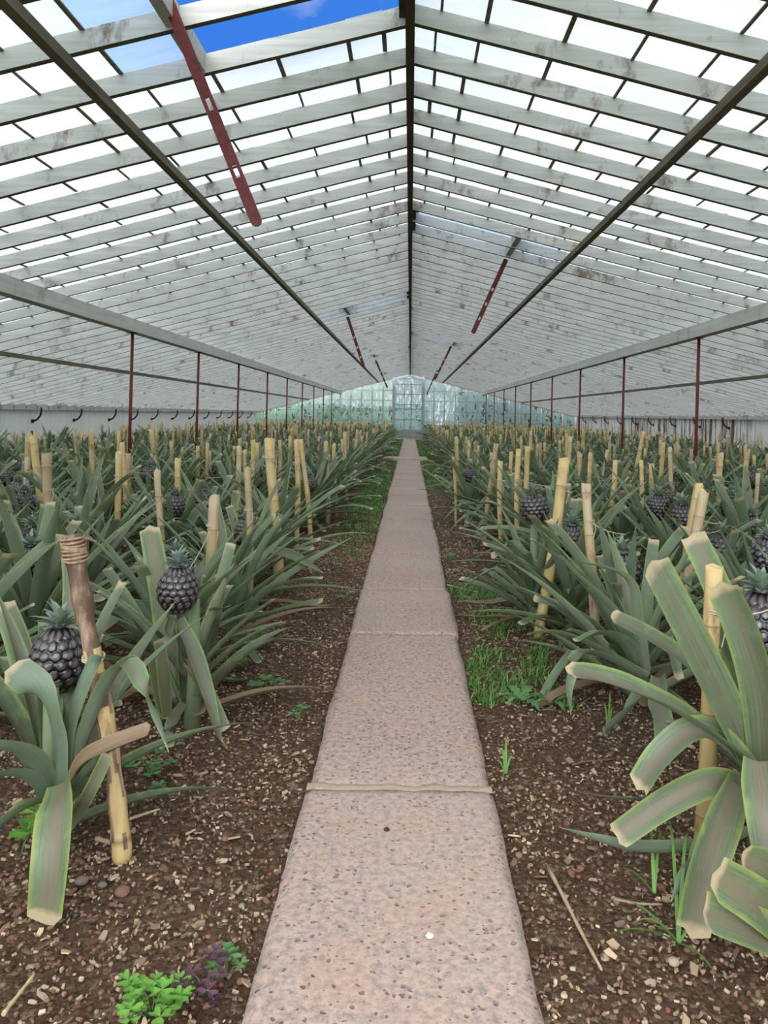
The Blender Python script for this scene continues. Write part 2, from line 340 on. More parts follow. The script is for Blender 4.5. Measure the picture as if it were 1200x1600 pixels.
# roof: ceiling (left slope) and ceiling.001 (right slope)
VENTS = [(-1, 2.60, 3.38, True), (-1, 10.7, 11.5, False), (-1, 19.2, 20.0, False), (-1, 27.3, 28.1, False),
         (1, 6.47, 7.25, False), (1, 15.7, 16.5, False), (1, 25.9, 26.7, False)]
def snap(y): return min(RY, key=lambda q: abs(q-y))
VENTS = [(s, snap(a), snap(b), o) for s, a, b, o in VENTS]; VW = .93
for side in (-1, 1):
    root = link('ceiling', None); root.location = (RX, 0, ZB); tag(root, kind='structure')
    sl = SL if side < 0 else SR; xe = XL if side < 0 else XR; ang = math.atan(sl); Ls = abs(xe-RX)/math.cos(ang)
    base = None
    for i, y in enumerate(RY):
        if base is None or i % 12 == 0:
            rb = MB(); n = 16; vs = []; ph = U(0, 9)
            for k in range(n+1):
                d = .02+(Ls-.02)*k/n; x = side*d*math.cos(ang); z = -d*math.sin(ang)+.006*math.sin(d*1.7+ph); w = .015
                yo = .006*math.sin(d*1.1+ph*2)
                for yy_, zz in ((-w, 0), (w, 0), (w, RH), (-w, RH)): vs.append((x, yo+yy_, z+zz))
            fs = [(k*4+a, k*4+(a+1) % 4, k*4+4+(a+1) % 4, k*4+4+a) for k in range(n) for a in range(4)]+[(0, 3, 2, 1), (n*4, n*4+1, n*4+2, n*4+3)]
            if side < 0: fs = [f[::-1] for f in fs]
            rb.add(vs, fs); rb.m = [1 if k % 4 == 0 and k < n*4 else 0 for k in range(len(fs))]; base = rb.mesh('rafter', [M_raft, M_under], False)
        o = link('rafter', base, root, (0, y, U(-.004, .004)))
    gl = MB(); pt = MB()
    for i, y in enumerate(RY[:-1]):
        ym = y+RS/2; xs = [.02, .13+U(-.02, .02), .33+U(-.05, .05)]; d = xs[-1]
        while d < Ls-.1: d += .34+U(-.04, .04); xs.append(min(d, Ls))
        vent = [v for v in VENTS if v[0] == side and v[1]-.01 <= y and y+RS <= v[2]+.01]
        for k in range(len(xs)-1):
            a, b = xs[k], xs[k+1]
            if vent:
                if b <= VW: continue
                a = max(a, VW)
            dz = .004*(k % 2); c4 = (R(), R(), 0, 1)
            pa = lambda q, yy_, h=0: (side*q*math.cos(ang), yy_, -q*math.sin(ang)+RH+.004+dz+h)
            gl.mi = 0
            if vent and k < 8 and a < 1.3: gl.mi = 1
            gl.add([pa(a, y), pa(b, y), pa(b, y+RS), pa(a, y+RS)], [(0, 1, 2, 3)], None, c4)
            if k and a > VW*bool(vent):
                pt.bar(pa(a, y+.01, -.004), pa(a, y+RS-.01, -.004), .016*U(.6, 1.3), .008)
    link('glazing', gl.mesh('glazing', [M_glass, M_ventglass], False), root)
    o = link('putty_line', pt.mesh('putty_line', M_putty, False), root); o['kind'] = 'stuff'
# ridge, purlins, main beams
def trim(n, x, z, w, h, mt):
    b = MB(); b.box((x, (YF+YE)/2, z), (w, YE-YF, h)); tag(link('trim_%d' % n, b.mesh('trim', mt, False)), kind='structure')
trim(3, RX, ZB+.02, .040, .13, M_dark)
XPL, XPR = -2.95, 3.04
trim(4, -1.36, zr(-1.36)-.02, .045, .045, M_olive); trim(5, 1.35, zr(1.35)-.02, .045, .045, M_olive)
trim(6, -4.27, zr(-4.27)-.02, .04, .045, M_olive); trim(7, 4.65, zr(4.65)-.02, .04, .045, M_olive)
trim(8, XPL, zr(XPL)-.055, .11, .13, M_beam); trim(9, XPR, zr(XPR)-.055, .11, .13, M_beam)

# posts
def label_n(lst, i): return lst[i] if i < len(lst) else None
ords = 'first second third fourth fifth sixth seventh eighth ninth tenth eleventh twelfth thirteenth fourteenth fifteenth sixteenth seventeenth eighteenth nineteenth twentieth'.split()
ords += ['twenty-'+w for w in ords[:9]]+['thirtieth']+['thirty-'+w for w in ords[:9]]
for side, X, dxs in (('left', XPL, [436, 332, 269, 224, 193, 169, 151, 136, 123]), ('right', XPR, [449, 333, 265, 221, 188, 164, 146, 131, 118])):
    for i, d in enumerate(dxs):
        Y = abs(X)*FPX/d; zt = zr(X)-.12; b = MB()
        lean = .02*(1 if i < 3 else .3)
        b.tube([(-lean, 0, SOIL-.02), (0, 0, zt)], .017, 10)
        o = link('support_post', b.mesh('support_post', M_red), None, (X, Y, 0))
        fl2 = MB(); fl2.box((0, 0, zt-.004), (.08, .08, .008)); link('top_plate', fl2.mesh('top_plate', M_red, False), o)
        tag(o, 'thin dark red iron post under the %s roof beam, %s from the front' % (side, ords[i]), 'post', 'red iron roof posts')
# brackets
for side, X, ys, sg in (('left', XL, [13.0, 14.6, 16.3, 17.6, 19.0, 20.6, 22.2, 23.8, 25.4, 27.0, 28.6, 30.2], 1), ('right', XR, [16.7, 18.4, 20.1, 21.9, 23.5, 25.2, 26.9, 28.6, 30.3], -1)):
    bm = MB(); z0 = zr(X)-.02; pts = [(sg*.015, 0, z0-.21), (sg*.05, 0, z0-.205), (sg*.10, 0, z0-.17), (sg*.14, 0, z0-.11), (sg*.155, 0, z0-.04), (sg*.155, 0, z0+.02)]
    bm.tube(pts, .016, 6); bm.box((sg*.012, 0, z0-.21), (.02, .06, .06)); me = bm.mesh('wall_bracket', M_rust)
    for i, y in enumerate(ys):
        tag(link('wall_bracket', me, None, (X, y, 0)), 'curved rusty iron bracket under the %s eave, %s from the front' % (side, ords[i]), 'bracket', 'curved iron brackets under the %s eave' % side)

# vents
vn = {(-1, 0): 'open roof vent with blue sky showing and a long red stay bar', (-1, 1): 'closed roof vent on the left slope, second from the front, red stay hanging',
      (-1, 2): 'closed roof vent on the left slope, third from the front, red stay hanging', (-1, 3): 'closed roof vent on the left slope nearest the far wall',
      (1, 0): 'closed bluish roof vent on the right slope nearest the camera, red stay hanging', (1, 1): 'closed roof vent on the right slope, second from the front, red stay hanging',
      (1, 2): 'closed roof vent on the right slope nearest the far wall, red stay hanging'}
cnt = {-1: 0, 1: 0}
BARS = {(-1, 0): ((262, 0), (400, 345), 2.9), (-1, 1): ((543, 495), (568, 572), 11.55), (-1, 2): ((587, 563), (605, 605), 20.0), (-1, 3): None,
        (1, 0): ((791, 405), (740, 518), 7.34), (1, 1): ((705, 541), (680, 592), 16.6), (1, 2): ((681, 583), (667, 616), 26.9)}
for s, ya, yb, opn in VENTS:
    key = (s, cnt[s]); cnt[s] += 1; ang = math.atan(SL if s < 0 else SR)
    root = link('roof_vent', None, None, (RX, (ya+yb)/2, ZB+RH)); tag(root, vn[key], 'window', 'hinged roof vents')
    oa = -.30 if opn else 0.0                     # lifts the lower edge when open
    a = ang+oa; hy = (yb-ya)/2
    f = MB(); e = lambda q, y, h: Vector((s*q*math.cos(a), y, -q*math.sin(a)+h))
    lift = .05 if not opn else .09
    up = e(0, 0, 1)-e(0, 0, 0)
    for y in (-hy, hy): f.bar(e(.03, y, lift), e(VW+.08, y, lift), .04, .04)
    if opn: f.bar(e(.03, 0, lift), e(VW+.08, 0, lift), .02, .03)
    for q in (.05, VW+.06): f.bar(e(q, -hy, lift), e(q, hy, lift), .05, .04)
    link('sash_frame', f.mesh('sash_frame', M_frame, False), root)
    g = MB(); g.add([e(.05, -hy, lift+.01), e(VW+.06, -hy, lift+.01), e(VW+.06, hy, lift+.01), e(.05, hy, lift+.01)], [(0, 1, 2, 3)], None, (.5, 0, 0, 1))
    link('pane', g.mesh('pane', M_ventglass, False), root)
    hd = MB(); hd2 = MB(); e0 = lambda q, y, h: Vector((s*q*math.cos(ang), y, -q*math.sin(ang)+h))
    hd.bar(e0(VW+.02, -hy, -RH/2+.01), e0(VW+.02, hy, -RH/2+.01), .05, RH); hd2.bar(e0(.03, -hy, -.03), e0(.03, hy, -.03), .04, .06)
    link('header', hd.mesh('header', M_raft, False), root); link('hinge_rail', hd2.mesh('hinge_rail', M_dark, False), root)
    if BARS[key]:
        (tx, ty), (bx, by), Y = BARS[key]; A = P(tx, ty, Y)-root.location; B = P(bx, by, Y)-root.location
        if opn: A = A+(A-B)*.32
        b = MB(); t = (B-A).normalized(); nn = Vector((0, 1, 0)); sd = t.cross(nn).normalized(); w = .022; th = .004
        Ln = (B-A).length; holes = [.42, .62, .82] if not opn else [.60, .83]; segs = [0]
        for h in holes: segs += [h-.022, h+.022]
        segs.append(1)
        for i in range(len(segs)-1):
            q0, q1 = A+t*Ln*segs[i], A+t*Ln*segs[i+1]
            if i % 2 == 0: b.bar(q0, q1, w*2, th*2, nn)
            else:
                for k in (-1, 1): b.bar(q0+sd*k*w*.68, q1+sd*k*w*.68, w*.62, th*2, nn)
        n = 12; vs = [B+sd*math.cos(2*PI*k/n)*w+t*math.sin(2*PI*k/n)*w+nn*q for q in (-th*1.3, th*1.3) for k in range(n)]
        b.add(vs, [tuple(range(n-1, -1, -1)), tuple(range(n, 2*n))]+[(k, n+k, n+(k+1) % n, (k+1) % n) for k in range(n)])
        tag(link('stay_bar', b.mesh('stay_bar', M_red, False), root), 'dark red flat iron bar with slots')

# end wall
wb = link('wall_back', None, None, (0, YE, 0)); tag(wb, kind='structure')
DX0, DX1 = P(615, 640, YE).x, P(661, 640, YE).x; DX0, DX1 = round(DX0, 3), round(DX1, 3)
cz = MB(); cz.box(((XL+DX0)/2, 0, .12), (DX0-XL, .15, .34)); cz.box(((XR+DX1)/2, 0, .12), (XR-DX1, .15, .34)); link('sill_wall', cz.mesh('sill_wall', M_conc, False), wb)
bt = MB()
for side, xs in ((-1, [DX0-.453*i for i in range(0, 14)]), (1, [DX1+.453*i for i in range(0, 14)])):
    xs = [x for x in xs if XL < x < XR]; pn = MB(); pn2 = MB()
    xs2 = xs+[XL if side < 0 else XR]
    for i, x in enumerate(xs):
        if i: mm = MB(); mm.box((x, 0, (zr(x)+.28)/2+.03), (.045, .06, zr(x)-.28+.05)); link('mullion', mm.mesh('mullion', M_mull, False), wb)
        a, b = sorted((x, xs2[i+1])); z = .30
        while z < max(zr(a), zr(b))+.08:
            z1 = z+.43; ta, tb = min(z1, zr(a)+.085), min(z1, zr(b)+.085)
            if max(ta, tb) > z: pn.add([(a, 0, z), (b, 0, z), (b, 0, max(tb, z)), (a, 0, max(ta, z))], [(0, 1, 2, 3)], None, (R(), 0, 0, 1))
            if z > .31: bt.box(((a+b)/2, 0, z), (b-a, .03, .022)) if z < min(zr(a), zr(b)) else None
            z = z1
    link('glazing', pn.mesh('glazing', M_endglassL if side < 0 else M_endglassR, False), wb)
    rk = MB(); xe = XL if side < 0 else XR
    rk.bar((RX, -.02, ZB+.045), (xe, -.02, zr(xe)+.045), .06, .13); link('rake_board', rk.mesh('rake_board', M_olive, False), wb)
link('glazing_bar', bt.mesh('glazing_bar', M_mull, False), wb)
dr = link('door_1', None, None, ((DX0+DX1)/2, YE-.06, 0)); tag(dr, kind='structure')
hw = (DX1-DX0)/2; f = MB()
for sx in (-1, 1): f.box((sx*hw, 0, 1.32), (.12, .12, 2.62))
f.bar((-hw, 0, 2.50), (0, 0, 2.64), .1, .09); f.bar((hw, 0, 2.50), (0, 0, 2.64), .1, .09)
link('door_frame', f.mesh('door_frame', M_frame, False), dr)
f = MB(); zs = [.36, .80, 1.24, 1.42, 1.86, 2.28]
for z in zs: f.box((0, 0, z), (2*hw, .05, .035))
for x in (-.18, .12): f.box((x, 0, 1.36), (.028 if x < 0 else .045, .05, 2.0))
link('door_bars', f.mesh('door_bars', M_frame, False), dr)
g = MB(); zz = zs+[2.5]; xx = [-hw+.05, -.18, .12, hw-.05]
for i in range(len(zz)-1):
    for k in range(3): g.add([(xx[k], .01, zz[i]), (xx[k+1], .01, zz[i]), (xx[k+1], .01, zz[i+1]+(.06 if i == 5 else 0)), (xx[k], .01, zz[i+1]+(.06 if i == 5 else 0))], [(0, 1, 2, 3)], None, (R(), 0, 0, 1))
link('door_glass', g.mesh('door_glass', whitewash('door_glass_mat', (.62, .78, .80), (.46, .62, .66), .1, True, (.53, .60)), False), dr)
g = MB(); g.box((0, 0, .17), (2*hw, .08, .36)); link('kick_panel', g.mesh('kick_panel', M_conc, False), dr)
wf = link('wall_front', None, None, (0, YF, 0)); tag(wf, kind='structure')  # unseen front gable, thinly glazed to let the added glow in
w = MB(); w.box(((XL-.7)/2, 0, .12), (-.7-XL, .15, .34)); w.box(((XR+.7)/2, 0, .12), (XR-.7, .15, .34)); link('sill_wall', w.mesh('sill_wall', M_conc, False), wf)
g = MB()
for sg, xe in ((-1, XL), (1, XR)):
    x = sg*.7
    while abs(x) < abs(xe)-.05:
        b = x+sg*.453; b = b if abs(b) < abs(xe) else xe
        q = [(x, 0, .30), (b, 0, .30), (b, 0, zr(b)), (x, 0, zr(x))]; g.add(q, [(0, 1, 2, 3)], None, (R(), 0, 0, 1))
        m_ = MB(); m_.box((x, 0, (zr(x)+.3)/2), (.045, .06, zr(x)-.25)); link('mullion', m_.mesh('mullion', M_mull, False), wf); x = b
link('glazing', g.mesh('glazing', M_clearglass, False), wf)

# ------------------------------------------------------------------ path of slabs
PXL, PXR = -.261, .236
js = [.35, 2.06, 3.52, 4.41, 5.53, 6.78, 7.41, 8.51]; y = 9.6
while y < 16.7: js.append(y); y += 1.12
js.append(16.95); js2 = [18.3]; y = 19.4
while y < 31.6: js2.append(y); y += 1.15
js2.append(32.25)
def slab(y0, y1, x0, x1, z, label, seed, lift=0):
    mb = MB(); ny = max(12, int((y1-y0)/.03)) if y0 < 7 else 12; nx = 24; g = .002 if y0 > .5 and y0 < 2 or y1 > 2.1 else .004; vs = []
    cx, cy = (x0+x1)/2, (y0+y1)/2
    for j in range(-1, ny+2):
        for i in range(-1, nx+2):
            ii = min(max(i, 0), nx); jj = min(max(j, 0), ny)
            x = x0+(x1-x0)*ii/nx; yv = y0+g+(y1-y0-2*g)*jj/ny
            sk = i < 0 or i > nx or j < 0 or j > ny
            du = min(ii, nx-ii)/nx*(x1-x0); dvv = min(jj, ny-jj)/ny*(y1-y0); dd = min(du, dvv)
            w = .004*noise.noise(Vector((ii//13+seed, yv*3, seed)))+.0015*noise.noise(Vector((ii//13, yv*19, seed)))
            xo = x+(w*2 if du < .02 else w*.5)*(1 if ii > nx/2 else -1); yo = yv+(w*1.2 if dvv < .03 else 0)
            zz_ = z+.004*noise.noise(Vector((x*3, yv*3, seed*3)))+.0015*noise.noise(Vector((x*20, yv*20, seed)))-.010*max(0, 1-du/.022)**2-.005*max(0, 1-dvv/.012)**2
            if sk: zz_ = z-.09
            vs.append((xo-cx, yo-cy, zz_+lift))
    n = nx+3
    mb.add(vs, [(j*n+i, j*n+i+1, (j+1)*n+i+1, (j+1)*n+i) for j in range(ny+2) for i in range(nx+2)])
    o = link('paving_slab', mb.mesh('paving_slab', M_path), None, (cx, cy, 0)); tag(o, label, 'paving slab', 'slabs of the garden walk'); return o
nsl = 0
for lst in (js, js2):
    for i in range(len(lst)-1):
        nsl += 1
        lab = 'pinkish volcanic concrete slab nearest the camera, filling the bottom of the picture' if nsl == 1 else \
            'pinkish pitted slab just beyond the mortared crack in the walk' if nsl == 2 else 'speckled pinkish walk slab, %s from the camera' % ords[nsl-1] if nsl <= 8 else \
            'small distant walk slab before the pale cross slab' if lst is js else 'small distant walk slab between the pale cross slab and the door'
        slab(lst[i], lst[i+1], PXL+.004*math.sin(i*2.1), PXR+.004*math.sin(i*3.3+1), 0, lab, i*1.7+nsl, -.0015*(i % 2) if i else 0)
o = slab(17.0, 18.25, -.62, .42, .015, 'pale sand-coloured slab lying across the walk', 9.1); o['group'] = 'slabs of the garden walk'
mo = MB(); pts = [(-.26+.497*k/24, 2.052+.022*noise.noise(Vector((k*.33, 0, 3))), 0) for k in range(25)]
vs = []; 
for k, (x, y, z) in enumerate(pts):
    for d, h in ((0, -.008), (.003, -.0015), (.024, -.0005), (.034, -.006)): vs.append((x, y+d, h))
mo.add(vs, [(k*4+a, k*4+a+1, k*4+5+a, k*4+4+a) for k in range(24) for a in range(3)])
tag(link('mortar_joint', mo.mesh('mortar_joint', plain('mortar', (.34, .27, .20), .9, .2, .5, 60))), 'uneven pale mortar strip across the walk beside the crack', 'mortar')

# ------------------------------------------------------------------ leaves and pineapple plants
CU5 = [-1, -.5, 0, .5, 1]; CU3 = [-1, 0, 1]
def leaf(mb, pts, width, up, cols, cut=True, cup=.28, taper=None, lod=0, twist=0.0, thick=0):
    pts = [Vector(p) for p in pts]; m = len(pts); cu = CU3 if lod else CU5; vs = []; uv = []; K = len(cu)
    for i, p in enumerate(pts):
        t = (pts[min(i+1, m-1)]-pts[max(i-1, 0)]).normalized(); v = i/(m-1)
        n = up(p, t) if callable(up) else up
        sd = t.cross(n)
        if sd.length < 1e-4: sd = t.orthogonal()
        sd.normalize(); n = sd.cross(t)
        if twist: q = Matrix.Rotation(twist*v, 3, t); sd = q @ sd; n = q @ n
        if taper: w = taper(v)
        else:
            w = min(1, .72+.9*v) if v < .35 else 1.0
            if cut: w *= 1-.16*v*v
            else: w *= max(.02, 1-max(0, (v-.35)/.65)**1.8)
        w *= width/2
        c_ = cup*(1.25-.75*v)
        for k, u in enumerate(cu):
            jag = 0
            if cut and i == m-1: jag = .18*width*noise.noise(Vector((u*2, p.x*30, p.y*30)))+.12*width*(1-abs(u))
            vs.append(p+sd*(u*w)+n*(w*c_*2*(abs(u)**1.6))+t*jag); uv.append(((u+1)/2, v))
    fs = [(i*K+k, i*K+k+1, (i+1)*K+k+1, (i+1)*K+k) for i in range(m-1) for k in range(K-1)]
    mb.add(vs, fs, uv, cols)
def curve_leaf(mb, base, az, el0, Ln, droop, width, seg=10, cut=True, lod=0, col=None, twist=0, kink=None):
    pts = [Vector(base)]; el = el0; h = Vector((math.cos(az), math.sin(az), 0)); ds = Ln/seg
    for i in range(seg):
        v = (i+.5)/seg; el = el0-droop*v**1.5
        if kink and v > kink[0]: el -= kink[1]
        pts.append(pts[-1]+(h*math.cos(el)+Vector((0, 0, math.sin(el))))*ds)
        if pts[-1].z < .012: pts[-1].z = .012+R()*.01
    def up(p, t):
        q = Vector((0, 0, 1))-t*t.z; q = q if q.length > .15 else -h
        if t.z < -.6: q = h*1.0+Vector((0, 0, .2))
        return q.normalized()
    leaf(mb, pts, width, up, col or (R(), R()*.8, .9 if cut else .8, 1), cut, lod=lod, twist=twist)
def rosette(seed, n=34, lod=0, azskip=None, hs=1.0):
    random.seed(seed); mb = MB(); az = U(0, 6)
    for i in range(n):
        q = i/(n-1); az += 2.39996+U(-.2, .2)
        if azskip and azskip(az % (2*PI), q): continue
        zb = .03+.20*q; rad = .025*(1-q)+.012
        el = math.radians(14+54*q**.8+U(-9, 9)); Ln = U(.50, .76)*(1-.62*max(0, q-.55))*hs; dr_ = U(.25, .95)*(1.0-.45*q)
        if i < 5: el = math.radians(U(0, 18)); dr_ = U(.35, .7); Ln *= .8
        cut = R() < .42
        if cut: Ln *= U(.62, .95)
        kink = (U(.45, .8), U(.6, 1.3)) if R() < .12 and q < .7 else None
        yel = U(.0, .6) if R() > .16 else U(.7, 1.0)
        tk = .9 if cut else .7
        if i < 4 and R() < .6: tk = 2.0
        curve_leaf(mb, (math.cos(az)*rad, math.sin(az)*rad, zb), az, el, Ln, dr_, U(.042, .062), 6 if lod else 11, cut, lod, (R(), yel, tk, 1), U(-.5, .5), kink)
    return mb
def fruit_mesh(seed, r=.07, h=.155, nu=120, nv=72, rows=7, around=14):
    mb = MB(); vs = []; col = []
    def prof(t):   # t 0 bottom..1 top
        return r*(max(0, math.sin(PI*(.06+.90*t)))**.52)*(1.03-.10*t)
    for j in range(nv+1):
        t = j/nv; fy = t*rows; base = math.floor(fy-.5)
        for i in range(nu):
            a = i/nu; d1 = d2 = 9; key = (0, 0)
            for rr in (base-1, base, base+1, base+2):
                fx = a*around-.5*(rr % 2); dy = (fy-rr-.5)*.866
                for k in (math.floor(fx), math.floor(fx)+1):
                    d = math.hypot(fx-k, dy)
                    if d < d1: d2 = d1; d1 = d; key = (rr, int(k) % around)
                    elif d < d2: d2 = d
            e = min(1, (d2-d1)*1.7); dome = math.sqrt(max(0, 1-(d1/.62)**2)); nub = max(0, 1-d1/.13)
            rnd_ = noise.cell(Vector((key[0]*3.1+.5, key[1]*5.7+.5, seed)))
            rad = prof(t)*(.87+.07*min(1, e*2.2)**.6+.07*dome+.025*nub); z = h*(t-.5)+.002*dome
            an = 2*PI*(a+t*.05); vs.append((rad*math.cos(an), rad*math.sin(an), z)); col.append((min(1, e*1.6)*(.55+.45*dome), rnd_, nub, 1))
    fs = [(j*nu+i, j*nu+(i+1) % nu, (j+1)*nu+(i+1) % nu, (j+1)*nu+i) for j in range(nv) for i in range(nu)]
    fs += [tuple(range(nu-1, -1, -1)), tuple(nv*nu+k for k in range(nu))]
    mb.add(vs, fs, None, col); return mb
def crown_mesh(seed, size=.075, n=26, lod=0):
    random.seed(seed); mb = MB(); az = 0
    for i in range(n):
        q = i/(n-1); az += 2.39996+U(-.2, .2); el = math.radians(5+75*q+U(-8, 8)); Ln = size*U(.6, 1.0)*(.8+.4*q)
        curve_leaf(mb, (math.cos(az)*.02*(1-q), math.sin(az)*.02*(1-q), .012+.012*q), az, el, Ln, .5, .016+.004*R(), 4, False, 1, (R(), R()*.4, .6, 1))
    return mb
def stem_mesh(): mb = MB(); mb.tube([(0, 0, -.02), (.004, 0, .18), (0, 0, .42)], [.030, .022, .018], 8); return mb
NV = 8
FOL = [rosette(100+i, 30+i % 4*2).mesh('foliage', M_leaf) for i in range(NV)]
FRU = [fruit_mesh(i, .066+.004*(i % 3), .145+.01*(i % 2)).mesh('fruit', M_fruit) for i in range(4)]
CRN = [crown_mesh(i, .045+.012*(i % 3)).mesh('crown', M_crown) for i in range(4)]
STM = stem_mesh().mesh('stem', M_stem)
def make_plant(x, y, var, rot, sc, fz, label, group, fol=None, fsc=1.0, ftilt=(0, 0), foff=(0, 0)):
    """fz = height of the fruit's middle above the soil; None for a plant without fruit"""
    root = link('pineapple_plant', None, None, (x, y, SOIL)); tag(root, label, 'pineapple plant', group)
    f = link('foliage', fol or FOL[var % NV], root)
    if fol is None: f.rotation_euler.z = rot; f.scale = (sc,)*3
    if fz is not None:
        st = link('stem', STM, root); st.scale = (1, 1, max(.2, (fz-.05)/.42))
        fr = link('fruit', FRU[var % 4], root, (foff[0], foff[1], fz)); fr.rotation_euler = (ftilt[0], ftilt[1], rot*2); fr.scale = (fsc,)*3
        cr = link('crown', CRN[(var+1) % 4], fr, (0, 0, .066))
        if foff != (0, 0): st.rotation_euler = (0, 0, 0)
    return root

# near plants set by their fruit: (px, py, fruit width px or None, distance)
NEARL = [(158, 885, 40), (50, 845, 44), (38, 787, 35), (168, 757, 22), (226, 722, 19), (230, 800, 31), (161, 824, 29), (360, 850, 38), (409, 806, 29), (492, 747, 22), (447, 742, 19)]
NEARR = [(835, 795, 45), (893, 845, 48), (977, 893, 58), (1127, 860, 48), (1028, 793, 36), (1142, 785, 31), (735, 742, 23), (955, 738, 23), (1080, 741, 22), (1176, 750, 26)]
placed = []
LABL = {0: 'plant whose dark fruit peeks out just right of the thick brown bark stake', 1: 'plant with spiky crown and dark fruit at the left picture edge beside a broad cane',
        7: 'plant with dark fruit behind the pale flat stake and upright cut leaf', 8: 'plant with dark fruit left of the tall thick cane with a brown top'}
LABR = {0: 'plant with the round black fruit right of the tied canes, in the front right row', 1: 'plant with dark fruit just right of the thick leaning cane',
        2: 'plant with spiky crown and dark fruit under a withered leaf, right of the straight cane', 3: 'plant with dark fruit and bushy crown right of two leaning canes',
        4: 'plant with dark fruit half hidden by crossing upright leaves, right of a thin cane'}
allp = []     # (x, y, kind, data)
for side, lst, labs in (('left', NEARL, LABL), ('right', NEARR, LABR)):
    for i, (px, py, w) in enumerate(lst):
        Y = .142*FPX/w; q = P(px, py, Y); allp.append((q.x, q.y, side, q.z-SOIL, labs.get(i)))
HERO = [(P(92, 1030, 1.86)), (P(278, 922, 2.42)), (P(1190, 985, 1.92))]
placed = [(p[0], p[1]) for p in allp]+[(h.x, h.y) for h in HERO]+[(1.02, 1.25), (.95, 2.55), (-.83, 3.35)]
# the rest of the rows
random.seed(21)
for side, x0, sg, xe in (('left', -.86, -1, XL), ('right', .84, 1, XR)):
    row = 0; x = x0
    while abs(x) < abs(xe)-.25:
        y = 2.2+U(0, .3)
        while y < YE-.6:
            xx_, yy_ = x+U(-.07, .07), y+U(-.09, .09); lim = (.535 if sg < 0 else .467)*yy_+.55
            if row == 0: xx_ = x+U(-.04, .05)*sg
            if abs(xx_) < lim and yy_ > 1.9 and abs(xx_) < abs(xe)-.74 and yy_ < YE-.8:
                md = min((xx_-a)**2+(yy_-b)**2 for a, b in placed)
                if md > (.40 if row else .36)**2: allp.append((xx_, yy_, side, None, None)); placed.append((xx_, yy_))
            y += .56+U(-.03, .03)
        x += sg*.60; row += 1
allp.sort(key=lambda p: p[1])
NI = 296; cntr = {}
def rowname(x, y, side):
    r = int(round((abs(x)-.85)/.6)); r = max(0, r); k = (side, r); cntr[k] = cntr.get(k, 0)+1
    return r, cntr[k]
STK = []    # canes to build: x, y, top z, lean vec, radius
random.seed(5)
for i, (x, y, side, fzv, lab) in enumerate(allp[:NI]):
    r, k = rowname(x, y, side); rot = U(0, 2*PI)
    if lab is None:
        if y < 16 and k <= len(ords) and r < 12:
            lab = 'grey-green pineapple plant, %s from the front in the %s row %s of the walk' % (ords[k-1], ords[r], side)
        else: lab = 'small pineapple plant in the crowded rows %s of the walk, between the front and the far wall' % side
    fz_ = fzv if fzv else (U(.40, .50) if R() < .86 else None)
    if fz_ and fz_ > .62: fz_ = .60
    make_plant(x, y, random.randrange(1000), rot, U(.9, 1.12)*(1.0 if fzv is None else .92), fz_, lab, 'pineapple plants in the bed %s of the walk' % side, fsc=1.0 if fzv else U(.85, 1.05), ftilt=(U(-.12, .12), U(-.12, .12)))
rest = allp[NI:]
# far rest as one object
LOWF = [rosette(300+i, 24, lod=1) for i in range(6)]
lowfr = fruit_mesh(3, .062, .14, 14, 10, 5, 7); lowcr = crown_mesh(5, .07, 10)
def merged(name, srcs, mats):
    """srcs: list of (MB, 4x4, mat index)"""
    V = []; F = []; UVs = []; C = []; MI = []; o = 0; cache = {}
    for mbs, M, mi in srcs:
        if id(mbs) not in cache: cache[id(mbs)] = (np.array(mbs.v), mbs.f, mbs.uv, mbs.c)
        v, f, uv, c = cache[id(mbs)]; A = np.array(M)
        V.append(v @ A[:3, :3].T+A[:3, 3]); F += [tuple(q+o for q in p_) for p_ in f]; UVs += uv; C += c; MI += [mi]*len(f); o += len(v)
    out = MB(); out.v = np.concatenate(V).tolist(); out.f = F; out.uv = UVs; out.c = C; out.m = MI
    return out.mesh(name, mats)
random.seed(9); src = []
for (x, y, side, _, _) in rest:
    s_ = U(.9, 1.12); M = Matrix.Translation((x, y, SOIL)) @ Matrix.Rotation(U(0, 6.28), 4, 'Z') @ Matrix.Diagonal((s_, s_, s_, 1))
    src.append((random.choice(LOWF), M, 0))
    if R() < .8:
        z = U(.42, .5); src.append((lowfr, Matrix.Translation((x, y, z)), 1)); src.append((lowcr, Matrix.Translation((x, y, z+.06)), 2))
if src: tag(link('distant_pineapple_plants', merged('distant_pineapple_plants', src, [M_leaf, M_fruit, M_crown])), 'distant crowd of pineapple plants in front of the far glass wall', 'pineapple plants', None, 'stuff')

